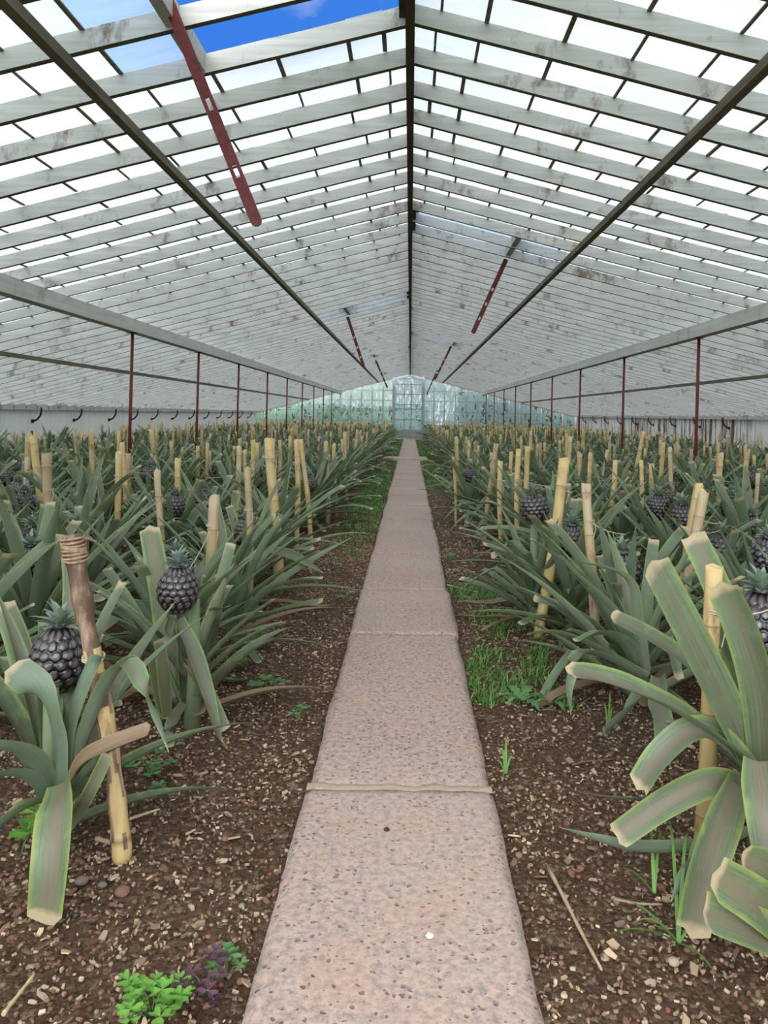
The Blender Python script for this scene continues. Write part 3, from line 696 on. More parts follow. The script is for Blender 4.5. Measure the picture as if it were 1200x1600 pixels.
# ------------------------------------------------------------------ hero plants with leaves as in the photo
def crv(pts, n=12):
    pts = [Vector(p) for p in pts]; pts = [pts[0]*2-pts[1]]+pts+[pts[-1]*2-pts[-2]]; out = []; m = len(pts)-3
    for i in range(n+1):
        s = i/n*m; k = min(int(s), m-1); t = s-k; a, b, c, d = pts[k:k+4]
        out.append(.5*((2*b)+(-a+c)*t+(2*a-5*b+4*c-d)*t*t+(-a+3*b-3*c+d)*t**3))
    return out
def hero_leaf(mb, root, spec):
    pts, w, opt = spec[0], spec[1], (spec[2] if len(spec) > 2 else {})
    pp = [P(*q)-root for q in pts]; pp = crv(pp, 14)
    for q in pp: q.z = max(q.z, .012)
    ctr = Vector((0, 0, 0)); face = opt.get('face')
    def up(p, t):
        if face: q = Vector(face); q = q-t*q.dot(t); return q.normalized()
        inw = Vector((-p.x, -p.y, 0)); inw = inw.normalized() if inw.length > .01 else Vector((0, -1, 0))
        q = Vector((0, 0, .8))+inw*.7; q = q-t*q.dot(t); return q.normalized()
    leaf(mb, pp, w, up, (opt.get('r', R()), opt.get('y', .3), opt.get('tk', .9), 1), opt.get('cut', True), cup=opt.get('cup', .30), twist=opt.get('tw', 0))
def hero(hp, base, leaves, seed, n, skip, label, fscale, group, rs=1.0):
    root = Vector((base.x, base.y, SOIL)); random.seed(seed); mb = rosette(seed, n, azskip=skip, hs=rs)
    for l in leaves: hero_leaf(mb, root, l)
    r = make_plant(base.x, base.y, seed, 0.4, 1, hp.z-SOIL, label, group, fol=mb.mesh('foliage', M_leaf), fsc=fscale, foff=(hp.x-base.x, hp.y-base.y))
    return r
F = (0, -1, .25)
front = lambda a, q: PI < a < 2*PI        # skip generated leaves pointing at the camera
A_l = [
 ([(86, 1235, 1.75), (80, 1140, 1.70), (58, 1080, 1.66), (22, 1045, 1.66)], .078, dict(face=(.3, .5, -.5), cup=.25, y=.1)),
 ([(98, 1230, 1.76), (104, 1130, 1.72), (128, 1060, 1.70), (152, 1030, 1.70), (174, 1030, 1.70)], .046, dict(face=(.6, .3, .6), cut=False, y=.15)),
 ([(108, 1235, 1.76), (150, 1120, 1.74), (180, 1058, 1.72), (205, 1042, 1.70), (236, 1095, 1.66), (264, 1176, 1.64)], .058, dict(y=.45, cut=False)),
 ([(104, 1230, 1.78), (150, 1130, 1.82), (190, 1050, 1.86), (214, 1036, 1.88)], .05, dict(face=F, y=.6)),
 ([(108, 1235, 1.72), (130, 1190, 1.68), (170, 1165, 1.66), (232, 1140, 1.66)], .04, dict(tk=2.0, face=(0, -.6, .8))),
 ([(112, 1240, 1.72), (160, 1185, 1.68), (200, 1160, 1.68)], .035, dict(y=.3)),
 ([(100, 1222, 1.68), (92, 1270, 1.60), (82, 1350, 1.54), (72, 1437, 1.52)], .088, dict(face=(-.15, -1, .3), y=.95, cup=.2)),
 ([(110, 1290, 1.70), (135, 1250, 1.66), (160, 1200, 1.64), (168, 1180, 1.64)], .03, dict(face=F, y=.9, tk=.3)),
 ([(74, 1238, 1.74), (40, 1190, 1.66), (0, 1172, 1.6), (-40, 1185, 1.58)], .07, dict(y=.2)),
 ([(72, 1235, 1.78), (40, 1160, 1.80), (0, 1090, 1.82), (-30, 1050, 1.84)], .065, dict(y=.3)),
 ([(70, 1245, 1.74), (30, 1215, 1.68), (-30, 1215, 1.62)], .065, dict(y=.1)),
 ([(78, 1225, 1.84), (58, 1110, 1.90), (34, 1010, 1.94), (8, 945, 1.96)], .07, dict(face=F, y=.9)),
 ([(92, 1220, 1.86), (104, 1080, 2.0), (112, 930, 2.08), (108, 870, 2.1)], .045, dict(face=F, y=.9)),
 ([(78, 1250, 1.72), (30, 1270, 1.64), (-30, 1320, 1.58)], .06, dict(y=.8)),
 ([(104, 1235, 1.80), (122, 1120, 1.86), (190, 1100, 1.9)], .03, dict(y=.5)),
]
hA = P(92, 1030, 1.86); bA = G(92, 1275); bA.y = 1.80; bA.x = -.83
rA = hero(hA, bA, A_l, 41, 30, lambda a, q: a > .85*PI or a < .45, 'nearest left plant, black fruit half behind the thick brown bark stake', 1.0, 'pineapple plants in the bed left of the walk', .8)
B_l = [
 ([(268, 1090, 2.50), (258, 960, 2.56), (246, 890, 2.58), (234, 826, 2.6)], .080, dict(face=(.1, -1, .1), y=1.0, cup=.18)),
 ([(276, 968, 2.40), (300, 1020, 2.30), (325, 1090, 2.22), (348, 1160, 2.2)], .055, dict(face=(.6, -.5, .5), y=.55, cut=False)),
 ([(290, 1030, 2.38), (318, 1075, 2.28), (350, 1140, 2.24)], .05, dict(face=(.6, -.4, .5), y=.4)),
 ([(266, 966, 2.42), (258, 990, 2.38), (250, 1010, 2.36)], .035, dict(y=.3)),
 ([(263, 1115, 2.28), (258, 1060, 2.24), (250, 1000, 2.22)], .040, dict(face=F, y=.9, tk=.6)),
 ([(262, 1120, 2.30), (250, 1080, 2.28), (240, 1032, 2.26)], .040, dict(face=F, y=.95, tk=.6)),
 ([(286, 1040, 2.40), (312, 1080, 2.34), (335, 1140, 2.26), (356, 1172, 2.2)], .035, dict(tk=2.0, cut=False)),
 ([(300, 1100, 2.5), (340, 1060, 2.46), (375, 1030, 2.42)], .05, dict(y=.6)),
 ([(285, 1110, 2.5), (240, 1010, 2.46), (200, 960, 2.44), (150, 925, 2.44)], .05, dict(y=.5)),
 ([(285, 1100, 2.55), (230, 1000, 2.6), (190, 930, 2.64), (165, 890, 2.66)], .055, dict(y=.3)),
 ([(290, 1100, 2.4), (270, 1130, 2.3), (262, 1165, 2.26)], .04, dict(y=.6)),
 ([(292, 1100, 2.6), (330, 1000, 2.66), (345, 920, 2.7), (362, 850, 2.74)], .05, dict(y=.35)),
]
hB = P(278, 922, 2.42); bB = Vector((hB.x+.03, 2.5, 0))
hero(hB, bB, B_l, 52, 28, front, 'left plant whose round black fruit sits in clear view beside the pale flat stake', 1.0, 'pineapple plants in the bed left of the walk', .85)
R_l = [
 ([(1180, 1215, 1.74), (1125, 1095, 1.66), (1072, 985, 1.62), (1022, 884, 1.60)], .088, dict(face=(.3, -.9, .3), y=.35, cup=.20, r=.7)),
 ([(1198, 1215, 1.72), (1192, 1090, 1.66), (1165, 990, 1.64), (1130, 915, 1.64)], .080, dict(face=(-.6, -.6, .2), y=.4, cup=.3)),
 ([(1195, 1200, 1.9), (1160, 1050, 2.0), (1125, 930, 2.06), (1083, 838, 2.1)], .080, dict(face=(-.3, -1, .2), y=.95, cup=.2)),
 ([(1185, 1215, 1.72), (1090, 1135, 1.66), (1000, 1085, 1.62), (935, 1060, 1.62), (893, 1052, 1.62)], .072, dict(face=(0, -.25, 1), y=.75)),
 ([(1175, 1190, 1.8), (1100, 1065, 1.80), (1030, 1005, 1.80), (958, 965, 1.80)], .055, dict(y=.5, face=(0, -.5, .8))),
 ([(1170, 1190, 1.84), (1090, 1050, 1.86), (1040, 1010, 1.88), (965, 968, 1.9)], .05, dict(y=.3)),
 ([(1180, 1220, 1.70), (1130, 1165, 1.66), (1085, 1145, 1.64), (1035, 1180, 1.62), (1000, 1228, 1.62)], .066, dict(face=(-.4, -.5, .8), y=.6, cup=.34)),
 ([(1180, 1235, 1.70), (1110, 1225, 1.66), (1040, 1255, 1.64), (966, 1306, 1.64)], .062, dict(face=(0, -.8, .6), y=.85)),
 ([(1185, 1300, 1.72), (1110, 1328, 1.68), (1000, 1330, 1.66), (930, 1312, 1.68), (872, 1292, 1.72)], .05, dict(face=(0, .8, .5), y=.2, cut=False)),
 ([(1150, 1225, 1.66), (1125, 1290, 1.58), (1100, 1370, 1.52), (1082, 1452, 1.50)], .078, dict(face=(-.1, -1, .3), y=.9, cup=.2)),
 ([(1185, 1190, 1.62), (1195, 1260, 1.54), (1205, 1330, 1.5)], .085, dict(face=(-.3, -1, .3), y=.8, cup=.2)),
 ([(1170, 1250, 1.74), (1080, 1232, 1.74), (1000, 1250, 1.74), (900, 1238, 1.80)], .035, dict(y=.3, cut=False)),
 ([(1180, 1230, 1.78), (1090, 1250, 1.74), (1030, 1270, 1.72), (990, 1300, 1.7)], .05, dict(face=(0, .6, .8), y=.1)),
 ([(1180, 1240, 1.7), (1120, 1300, 1.62), (1080, 1350, 1.58), (1048, 1410, 1.56)], .05, dict(y=.2, cut=False)),
 ([(1175, 1210, 1.8), (1150, 1130, 1.84), (1120, 1060, 1.86), (1100, 1000, 1.88)], .06, dict(y=.2)),
 ([(1195, 1205, 1.8), (1215, 1100, 1.8), (1230, 990, 1.8)], .07, dict(y=.2)),
 ([(1172, 1215, 1.8), (1130, 1180, 1.84), (1080, 1150, 1.88), (1040, 1130, 1.92)], .05, dict(y=.2)),
]
hR = P(1190, 985, 1.92); bR = Vector((P(1192, 1250, 1.82).x, 1.84, 0))
hero(hR, bR, R_l, 63, 28, lambda a, q: a > .65*PI and a < 1.95*PI, 'nearest large right plant with broad leaves, black fruit cut by the right picture edge', 1.24, 'pineapple plants in the bed right of the walk', .8)
C_l = [
 ([(1240, 1460, 1.42), (1180, 1410, 1.36), (1122, 1372, 1.34)], .085, dict(face=(0, -1, .6), y=1.0, cup=.2)),
 ([(1240, 1490, 1.38), (1170, 1455, 1.34), (1104, 1428, 1.33)], .080, dict(face=(0, -.6, .8), y=.9)),
 ([(1250, 1430, 1.44), (1200, 1360, 1.40), (1162, 1345, 1.38)], .07, dict(face=(0, -1, .3), y=1.0)),
]
bC = Vector((1.0, 1.42, 0)); random.seed(77); mb = rosette(77, 14, azskip=lambda a, q: PI*.6 < a < PI*1.9)
for l in C_l: hero_leaf(mb, Vector((bC.x, bC.y, SOIL)), l)
make_plant(bC.x, bC.y, 3, 0, 1, None, 'plant at the lower right corner showing only pinkish cut leaf ends', 'pineapple plants in the bed right of the walk', fol=mb.mesh('foliage', M_leaf))
D_l = [
 ([(1005, 1060, 2.55), (975, 1010, 2.48), (940, 992, 2.42), (905, 1002, 2.38)], .07, dict(y=.2)),
 ([(1000, 1060, 2.5), (945, 1030, 2.42), (905, 1025, 2.36), (888, 1070, 2.32), (892, 1118, 2.32)], .055, dict(y=.5, cut=False)),
 ([(1010, 1060, 2.5), (920, 1010, 2.48), (870, 990, 2.46), (826, 992, 2.46)], .05, dict(y=.8)),
 ([(1030, 1060, 2.4), (1030, 1110, 2.2), (1035, 1150, 2.1), (985, 1198, 2.05)], .06, dict(y=.6, cut=False)),
 ([(1010, 1070, 2.4), (985, 1110, 2.3), (945, 1145, 2.28)], .05, dict(y=.2)),
 ([(1005, 1050, 2.6), (930, 930, 2.6), (880, 880, 2.6), (830, 845, 2.62)], .06, dict(y=.3)),
 ([(1005, 1050, 2.6), (960, 960, 2.56), (900, 900, 2.54), (875, 870, 2.54)], .05, dict(y=.3)),
 ([(1010, 1050, 2.5), (995, 970, 2.46), (975, 900, 2.44), (850, 868, 2.44)], .04, dict(y=.9, cut=False)),
]
bD = Vector((.80, 2.62, 0)); random.seed(88); mb = rosette(88, 30, azskip=front)
for l in D_l: hero_leaf(mb, Vector((bD.x, bD.y, SOIL)), l)
make_plant(bD.x, bD.y, 3, 0, 1, None, 'low spreading plant with curled blue-green leaves beside the weedy patch, right of the walk', 'pineapple plants in the bed right of the walk', fol=mb.mesh('foliage', M_leaf))
E_l = [
 ([(362, 975, 3.3), (360, 920, 3.24), (352, 868, 3.22)], .10, dict(face=F, y=.1)),
 ([(362, 975, 3.35), (375, 900, 3.3), (400, 845, 3.28), (430, 808, 3.26)], .07, dict(y=.1, face=(-.6, -.4, .6))),
 ([(362, 975, 3.3), (410, 860, 3.1), (440, 815, 3.06), (428, 800, 3.06)], .04, dict(tk=.9, y=.3, cut=False)),
 ([(370, 985, 3.3), (420, 925, 3.2), (470, 908, 3.14), (500, 905, 3.1)], .055, dict(y=.5)),
 ([(420, 860, 3.7), (460, 870, 3.6), (505, 895, 3.5)], .05, dict(y=.4, cut=False)),
]
bE = Vector((-.79, 3.34, 0)); random.seed(99); mb = rosette(99, 26, azskip=lambda a, q: 1.2*PI < a < 1.8*PI and q > .2)
for l in E_l: hero_leaf(mb, Vector((bE.x, bE.y, SOIL)), l)
make_plant(bE.x, bE.y, 3, 0, 1, None, 'fruitless plant with upright dark blue-green leaves between the pale flat stake and a thin cane', 'pineapple plants in the bed left of the walk', fol=mb.mesh('foliage', M_leaf))

# ------------------------------------------------------------------ canes
def cane_mb(seed, H, r, tilt=(0, 0), flat=1.0, seg=14):
    random.seed(seed); mb = MB(); nodes = [H-U(.03, .2)]
    while nodes[-1] > .2: nodes.append(nodes[-1]-U(.16, .28))
    zs = sorted(set([round(H*i/seg, 4) for i in range(seg+1)]+[round(n+d, 4) for n in nodes for d in (-.006, 0, .005) if 0 < n+d < H]))
    pts = []; rad = []; N = 10; cols = []
    for z in zs:
        w = .006*math.sin(z*7+seed); pts.append((tilt[0]*z/H+w, tilt[1]*z/H, z)); nd = any(abs(z-n) < .0015 for n in nodes)
        rad.append(r*(1.0+.05*math.sin(z*9+seed))*(1.1 if nd else 1)); cols += [((0.0 if nd or False else 1.0), 0, 0, 1)]*N
    mb.tube(pts, rad, N, True, cols, rn=lambda i, k: .05*math.sin(k*2.3+seed))
    for k in range(N):      # ragged cut end
        v = mb.v[len(zs)*N-N+k]; mb.v[len(zs)*N-N+k] = (v[0], v[1], v[2]+U(-.010, .010)+.004*math.sin(k))
    return mb
def twine_mb(z, r, to=None, cx=0., cy=0.):
    mb = MB(); 
    for d in (0, .006): mb.tube([(cx+math.cos(a)*(r+.002), cy+math.sin(a)*(r+.002), z+d+.002*math.sin(a*2)) for a in [2*PI*k/14 for k in range(15)]], .0018, 5, False)
    if to is not None:
        t = Vector(to); s = Vector((cx, cy, z)); d = (t-s); 
        mb.tube([s+d*q+Vector((0, 0, -.012*math.sin(PI*q))) for q in (0.1, .3, .5, .75, 1)], .0018, 5, False)
    mb.tube([(cx+r, cy-.004, z), (cx+r+.006, cy-.01, z-.03), (cx+r*.7, cy-.012, z-.08)], .0018, 5, False)
    return mb
NS = [ # top px, top py, low px, low py, width px, Y, material, label
 (333, 777, 322, 1035, 17, 3.05, 1, 'pale flat split stake right of the clearly visible round fruit'),
 (388, 731, 390, 990, 11, 3.45, 0, 'slim brownish cane between the pale flat stake and the thick yellow cane'),
 (422, 686, 436, 912, 15, 4.4, 0, 'tall thick yellow cane with a brown cap near the left bed edge'),
 (73, 707, 83, 912, 15, 4.0, 0, 'broad yellow cane near the left picture edge with ragged flat top'),
 (50, 682, 68, 800, 11, 5.0, 0, 'leaning jointed cane just behind the broad yellow cane at far left'),
 (184, 708, 186, 900, 10, 4.6, 0, 'straight yellow cane behind the brown bark stake'),
 (190, 692, 200, 820, 8, 5.6, 0, 'weathered cane leaning just right of the straight yellow cane'),
 (143, 673, 143, 800, 8, 6.6, 0, 'pale jointed cane left of the straight yellow cane'),
 (118, 675, 122, 730, 7, 7.6, 0, 'short-looking orange cane between the far left canes'),
 (247, 735, 251, 835, 10, 4.3, 1, 'greyish short cane above the upright cut yellow-edged leaf'),
 (236, 672, 243, 725, 7, 7.8, 0, 'cane leaning left of the first left red post'),
 (372, 698, 374, 790, 8, 5.5, 1, 'grey cane just left of the slim brownish cane'),
 (395, 688, 393, 760, 7, 6.4, 0, 'yellow cane rising behind the slim brownish cane'),
 (464, 687, 465, 868, 8, 5.45, 0, 'slender straight cane at the left bed edge right of the thick yellow cane'),
 (471, 687, 488, 860, 7, 5.8, 0, 'slender cane leaning away from its straight neighbour at the left bed edge'),
 (510, 690, 512, 800, 7, 7.2, 1, 'greyish cane at the left bed edge, before the yellow far canes'),
 (522, 694, 524, 805, 6, 7.7, 0, 'thin yellow cane at the left bed edge'),
 (538, 676, 540, 760, 6, 8.9, 0, 'far cane at the left bed edge, before the densest line'),
 (308, 697, 310, 790, 6, 7.0, 0, 'thin pale cane under the second left red post'),
 (437, 688, 438, 760, 6, 7.3, 0, 'cane half hidden right behind the thick yellow cane'),
 (884, 718, 845, 978, 17, 3.6, 0, 'thick yellow cane leaning right, tied to a dark fruit'),
 (918, 757, 930, 1030, 15, 3.15, 1, 'upright pale cane with brown lower half, right of the thick leaning cane'),
 (810, 703, 806, 900, 8, 4.85, 0, 'tall straight cane tied to the round black fruit of the right bed'),
 (781, 722, 783, 870, 8, 5.3, 0, 'short yellow cane left of the tall straight one in the right bed'),
 (774, 694, 763, 790, 8, 6.1, 0, 'leaning greenish cane in the right bed near the walk'),
 (731, 698, 734, 775, 5, 8.8, 0, 'thin cane close to the walk in the right bed'),
 (713, 683, 715, 760, 6, 9.4, 0, 'far pale cane beside the walk on the right'),
 (924, 708, 918, 800, 7, 5.7, 0, 'thin cane rising behind the upright pale cane'),
 (1120, 887, 1096, 1310, 26, 1.85, 0, 'thick mottled yellow cane nearest the camera in the right bed'),
 (1092, 757, 1072, 880, 13, 3.6, 0, 'rear one of two leaning canes standing close together at right'),
 (1098, 768, 1080, 880, 15, 3.35, 1, 'front darker one of two leaning canes standing close together at right'),
 (960, 720, 956, 800, 8, 5.2, 0, 'yellow cane behind the crowned dark fruit in the right bed'),
 (1002, 720, 1001, 810, 7, 5.4, 0, 'yellow cane tied beside half hidden dark fruit'),
 (1048, 700, 1048, 800, 7, 6.3, 1, 'brown upright cane with a white tie in the right bed'),
 (1127, 708, 1122, 800, 9, 5.6, 0, 'yellow jointed cane left of the right picture edge group'),
 (1168, 702, 1164, 760, 7, 6.4, 0, 'leaning yellow cane nearest the right picture edge'),
 (1004, 675, 993, 740, 6, 7.6, 0, 'tall leaning cane rising above the leaves before the right wall'),
 (1036, 692, 1032, 740, 6, 6.9, 0, 'yellow cane leaning below the stained wall'),
]
near_xy = []
for i, (tx, ty, lx, ly, w, Y, mt, lab) in enumerate(NS):
    T = P(tx, ty, Y); Lw = P(lx, ly, Y); s = (T.z-SOIL)/(T.z-Lw.z); B = T+(Lw-T)*s; H = T.z-SOIL; B.z = SOIL-.01
    near_xy.append((B.x, B.y)); r = w*Y/FPX/2
    mb = cane_mb(i+10, H+.01, r, (T.x-B.x, 0)); o = link('cane_stake', mb.mesh('cane_stake', (M_canep if mt else M_cane)), None, B)
    tag(o, lab, 'stake', 'cane stakes tied to the pineapple plants')
    z = H-U(.10, .2); k = z/H; fr = [p for p in allp if abs(p[0]-B.x) < .3 and abs(p[1]-B.y) < .35]
    to = (fr[0][0]-B.x, fr[0][1]-B.y, z-.02) if fr else None
    if i == 0: to = (hB.x-B.x+.03, hB.y-B.y, hB.z+.10)
    if i == 28: to = (hR.x-B.x, hR.y-B.y-.06, hR.z+.11); z = to[2]-.01; k = z/H
    link('twine', twine_mb(z, r, to, (T.x-B.x)*k, 0).mesh('twine', M_twine), o)
# the bark stake in front on the left
T = P(118, 836, 1.80); Bp = P(193, 1330, 1.76); Bp.z = SOIL-.01; H = T.z-Bp.z; d = T-Bp
mb = MB(); N = 14; pts = []; rad = []; cols = []; m_ = 40
for j in range(m_+1):
    q = j/m_; pts.append((d.x*q+.008*math.sin(q*5), d.y*q, H*q)); rad.append(.0205+.002*math.sin(q*17)+.0015*math.sin(q*41)+(.004 if q > .9 else 0)); cols += [(1 if abs(q-.08) > .01 else 0, 0, 0, 1)]*N
mb.tube(pts, rad, N, True, cols, rn=lambda i, k: .10*noise.noise(Vector((i*.35, k*.8, 2)))+.09*noise.noise(Vector((i*1.3, k*1.9, 5))))
me = mb.mesh('bark_stake', M_bark); me.materials.append(M_cane)
nf = len(me.polygons)
for k, pl in enumerate(me.polygons):
    ring = k//N; a = noise.noise(Vector((ring*.22, (k % N)*.5, 7)))
    if ring < 26 and a+.35*(1-ring/26) > .08: pl.material_index = 1
o = link('cane_stake', me, None, Bp); tag(o, 'thick brown bark-covered stake leaning left, twine wound round its top', 'stake', 'cane stakes tied to the pineapple plants')
tw = MB()
for j in range(9):
    q = .925+.008*j; c = Vector((d.x*q+.008*math.sin(q*5), d.y*q, H*q))
    tw.tube([c+Vector((math.cos(a)*.0265, math.sin(a)*.0265, .004*math.sin(a+j))) for a in [2*PI*k/16 for k in range(17)]], .003, 6, False)
q = .62; c = Vector((d.x*q, d.y*q, H*q))
tie = MB()
for j in range(2): tie.tube([c+Vector((math.cos(a)*.024, math.sin(a)*.024, .005*j+.004*math.sin(a))) for a in [2*PI*k/16 for k in range(17)]], .0022, 5, False)
link('twine', tw.mesh('twine', plain('brown_twine', (.40, .27, .17), .9, .5, .6, 90)), o); link('tie', tie.mesh('tie', M_twine), o); ph = MB()
q = .985; c = Vector((d.x*q, d.y*q, H*q)); ph.tube([c, c+Vector((.03, 0, .004)), c+Vector((.05, -.005, -.004))], [.008, .005, .003], 6); link('broken_twig', ph.mesh('broken_twig', M_bark), o)

random.seed(31); CM = []
for k in range(10): CM.append(cane_mb(200+k, .74+.05*(k % 4)-.06, U(.013, .019), (U(-.05, .05), U(-.03, .03)), seg=8))
CME = [c.mesh('cane_stake', M_cane if k % 4 else M_canep) for k, c in enumerate(CM)]
srcs = []; ns = 0
cand = [p for p in allp if p[1] > 5.2]
for (x, y, side, _, _) in cand:
    if R() < .06: continue
    sx, sy = x+U(-.16, .16), y+U(-.2, .05)
    if abs(x) < 1.1: sx = x+U(-.02, .14)*(1 if x < 0 else -1)
    if y < 9 and near_xy and min((sx-a)**2+(sy-b)**2 for a, b in near_xy) < .30**2: continue
    k = random.randrange(10); rz = U(0, 6.28)
    if ns < 255:
        o = link('cane_stake', CME[k], None, (sx, sy, SOIL-.01)); o.rotation_euler = (U(-.04, .04), U(-.04, .04), rz); o.scale = (1, 1, U(.88, 1.06))
        ns += 1
        r_ = max(0, int(round((abs(sx)-.85)/.6))); kk = (side, r_, 's'); cntr[kk] = cntr.get(kk, 0)+1
        lb = 'thin far cane, %s from the front in the %s row %s of the walk' % (ords[cntr[kk]-1], ords[r_], side) if sy < 16 and cntr[kk] <= len(ords) else 'thin cane stake among the crowded plants %s of the walk, near the far wall' % side
        tag(o, lb, 'stake', 'cane stakes tied to the pineapple plants')
    else: srcs.append((CM[k], Matrix.Translation((sx, sy, SOIL)) @ Matrix.Rotation(rz, 4, 'Z') @ Matrix.Diagonal((1, 1, U(.88, 1.06), 1)), 0 if R() < .75 else 1))
if srcs: tag(link('distant_cane_stakes', merged('distant_cane_stakes', srcs, [M_cane, M_canep])), 'distant cane stakes standing in rows before the far glass wall', 'stakes', None, 'stuff')

# ------------------------------------------------------------------ ground litter
def onpath(x): return PXL-.01 < x < PXR+.01
random.seed(3); ch = MB(); cl = MB()
PAL = [(.52, .38, .24), (.40, .28, .18), (.28, .18, .12), (.62, .48, .32), (.24, .13, .09), (.44, .34, .25)]
def litter(n, x0, x1, y0, y1, big):
    k = 0
    while k < n:
        x = U(x0, x1); y = y0+(y1-y0)*R()**1.4
        if onpath(x): continue
        if R() > .35+.65*max(0, min(1, .5+noise.noise(Vector((x*3.5, y*3.5, 5)))*2.2)): continue
        k += 1; Ln = U(.003, .013)*(2.3 if R() < .09 else 1)*big; w = Ln*U(.2, .7); c = random.choice(PAL); j = U(.55, 1.1)
        M = Matrix.Rotation(U(0, 6.28), 3, 'Z') @ Matrix.Rotation(U(-.5, .5), 3, 'X') @ Matrix.Rotation(U(-.4, .4), 3, 'Y')
        th = U(.001, .003); a_ = [(-Ln/2, -w/2*U(.2, 1)), (Ln*U(-.2, .2), -w/2*U(.8, 1.2)), (Ln/2*U(.8, 1.1), -w/2*U(.1, .9)), (Ln/2*U(.7, 1), w/2*U(.2, 1)), (-Ln*U(.2, .5), w/2*U(.6, 1.2))]
        c0 = Vector((x, y, soilz(x, y)+.003+w*.12)); vs = [c0+M @ Vector((p_[0], p_[1], h_)) for h_ in (-th, th) for p_ in a_]
        ch.add(vs, [(4, 3, 2, 1, 0), (5, 6, 7, 8, 9)]+[(q, (q+1) % 5, 5+(q+1) % 5, 5+q) for q in range(5)], None, (c[0]*j, c[1]*j, c[2]*j, 1))
litter(9500, -1.3, -.26, 1.15, 6.2, 1.0); litter(9500, .23, 1.2, 1.15, 6.2, 1.0); litter(1500, -.7, -.26, 5, 9, 1.5); litter(1500, .23, .65, 5, 11, 1.5)
tag(link('wood_chips', ch.mesh('wood_chips', M_chip, False)), 'pale wood chips and bark bits scattered over the soil', 'wood chips', None, 'stuff')
ico = [(0, 0, 1)]+[(math.cos(2*PI*k/5)*.894, math.sin(2*PI*k/5)*.894, .447) for k in range(5)]+[(math.cos(2*PI*(k+.5)/5)*.894, math.sin(2*PI*(k+.5)/5)*.894, -.447) for k in range(5)]+[(0, 0, -1)]
icf = [(0, k+1, (k+1) % 5+1) for k in range(5)]+[(k+1, k+6, (k+1) % 5+1) for k in range(5)]+[(k+6, (k+1) % 5+6, (k+1) % 5+1) for k in range(5)]+[(11, (k+1) % 5+6, k+6) for k in range(5)]
PC = [(.14, .082, .050), (.19, .12, .075), (.09, .052, .032), (.22, .10, .068), (.26, .20, .155), (.17, .085, .058)]
for k in range(9000):
    sd_ = R() < .5; x = U(-1.25, -.255) if sd_ else U(.23, 1.15); y = 1.15+4.5*R()**1.7; r = U(.002, .0065)*(1.7 if R() < .06 else 1); c = random.choice(PC); j = U(.7, 1.3); z = soilz(x, y)
    cl.add([(x+a*r*U(.7, 1.3), y+b*r*U(.7, 1.3), z+c_*r*.7*U(.7, 1.2)+r*.25) for a, b, c_ in ico], icf, None, (c[0]*j, c[1]*j, c[2]*j, 1))
tag(link('soil_crumbs', cl.mesh('soil_crumbs', M_chip)), 'dark brown soil crumbs and reddish grit covering the bed edges', 'soil', None, 'stuff')
# named litter
def stone(px, py, r, c, label, z=SOIL, cat='stone', grp=None):
    q = G(px, py, z); mb = MB(); random.seed(int(px)); vs = []; n1_, n2_ = 10, 7
    for j in range(n2_+1):
        for i in range(n1_):
            a = 2*PI*i/n1_; b = PI*j/n2_; v = Vector((math.sin(b)*math.cos(a), math.sin(b)*math.sin(a), math.cos(b)*.6)); v *= r*(1+.25*noise.noise(v*1.6+Vector((px, 0, 0)))); vs.append(v)
    mb.add(vs, [(j*n1_+i, (j+1)*n1_+i, (j+1)*n1_+(i+1) % n1_, j*n1_+(i+1) % n1_) for j in range(n2_) for i in range(n1_)], None, (*c, 1))
    tag(link('pebble', mb.mesh('pebble', M_pebble), None, (q.x, q.y, z+r*.4)), label, cat, grp)
stone(604, 1298, .007, (.09, .03, .028), 'small dark red stone lying on the nearest walk slab', .0)
stone(127, 1264, .0001+.014, (.18, .13, .11), 'grey-brown stone half buried left of the bark stake foot')
stone(191, 1397, .016, (.22, .12, .095), 'reddish flat stone on the soil right of the hanging cut leaf')
stone(128, 1380, .014, (.22, .18, .15), 'rounded grey stone beside the hanging cut leaf')
stone(160, 1386, .010, (.20, .18, .15), 'small grey stone between the round grey and the reddish stone')
stone(1053, 1442+65, .012, (.40, .33, .25), 'pale stone in front of the grass tuft at lower right')
stone(945, 1500, .010, (.34, .26, .20), 'pale chip-like stone near the foot of the fallen stalk')
stone(940, 1290, .010, (.26, .19, .16), 'rounded brown stone right of the walk above the long ground leaf')
fk = MB(); q = G(672, 1464, 0); fk.add([(.008*math.cos(a)*U(.8, 1.2), .010*math.sin(a)*U(.8, 1.2), .0025) for a in [2*PI*k/8 for k in range(8)]]+[(0, 0, .004)], [(k, (k+1) % 8, 8) for k in range(8)], None, (.75, .70, .58, 1))
tag(link('fallen_flake', fk.mesh('fallen_flake', M_pebble, False), None, q+Vector((0, 0, .0))), 'tiny pale flake lying on the nearest walk slab', 'flake')
def stalk(pts, r, label, c=(.42, .30, .20), name='dry_stalk'):
    pp = [G(*p, z=SOIL+.012) for p in pts]; o_ = pp[0].copy(); mb = MB(); pc = crv([p-o_ for p in pp], 12)
    mb.tube(pc, [r*(1-.3*i/12+.15*math.sin(i*2)) for i in range(13)], 6, True, (*c, 1)); tag(link(name, mb.mesh(name, M_pebble), None, o_), label, 'stalk')
stalk([(858, 1358), (885, 1410), (910, 1460), (940, 1515)], .0045, 'long dry tan stalk lying on the soil right of the walk')
stalk([(5, 1585), (28, 1555), (54, 1522)], .004, 'pale straw lying at the lower left corner', (.55, .42, .24))
stalk([(150, 1310), (175, 1318), (203, 1338)], .006, 'broken dry stick at the foot of the bark stake', (.38, .29, .2))
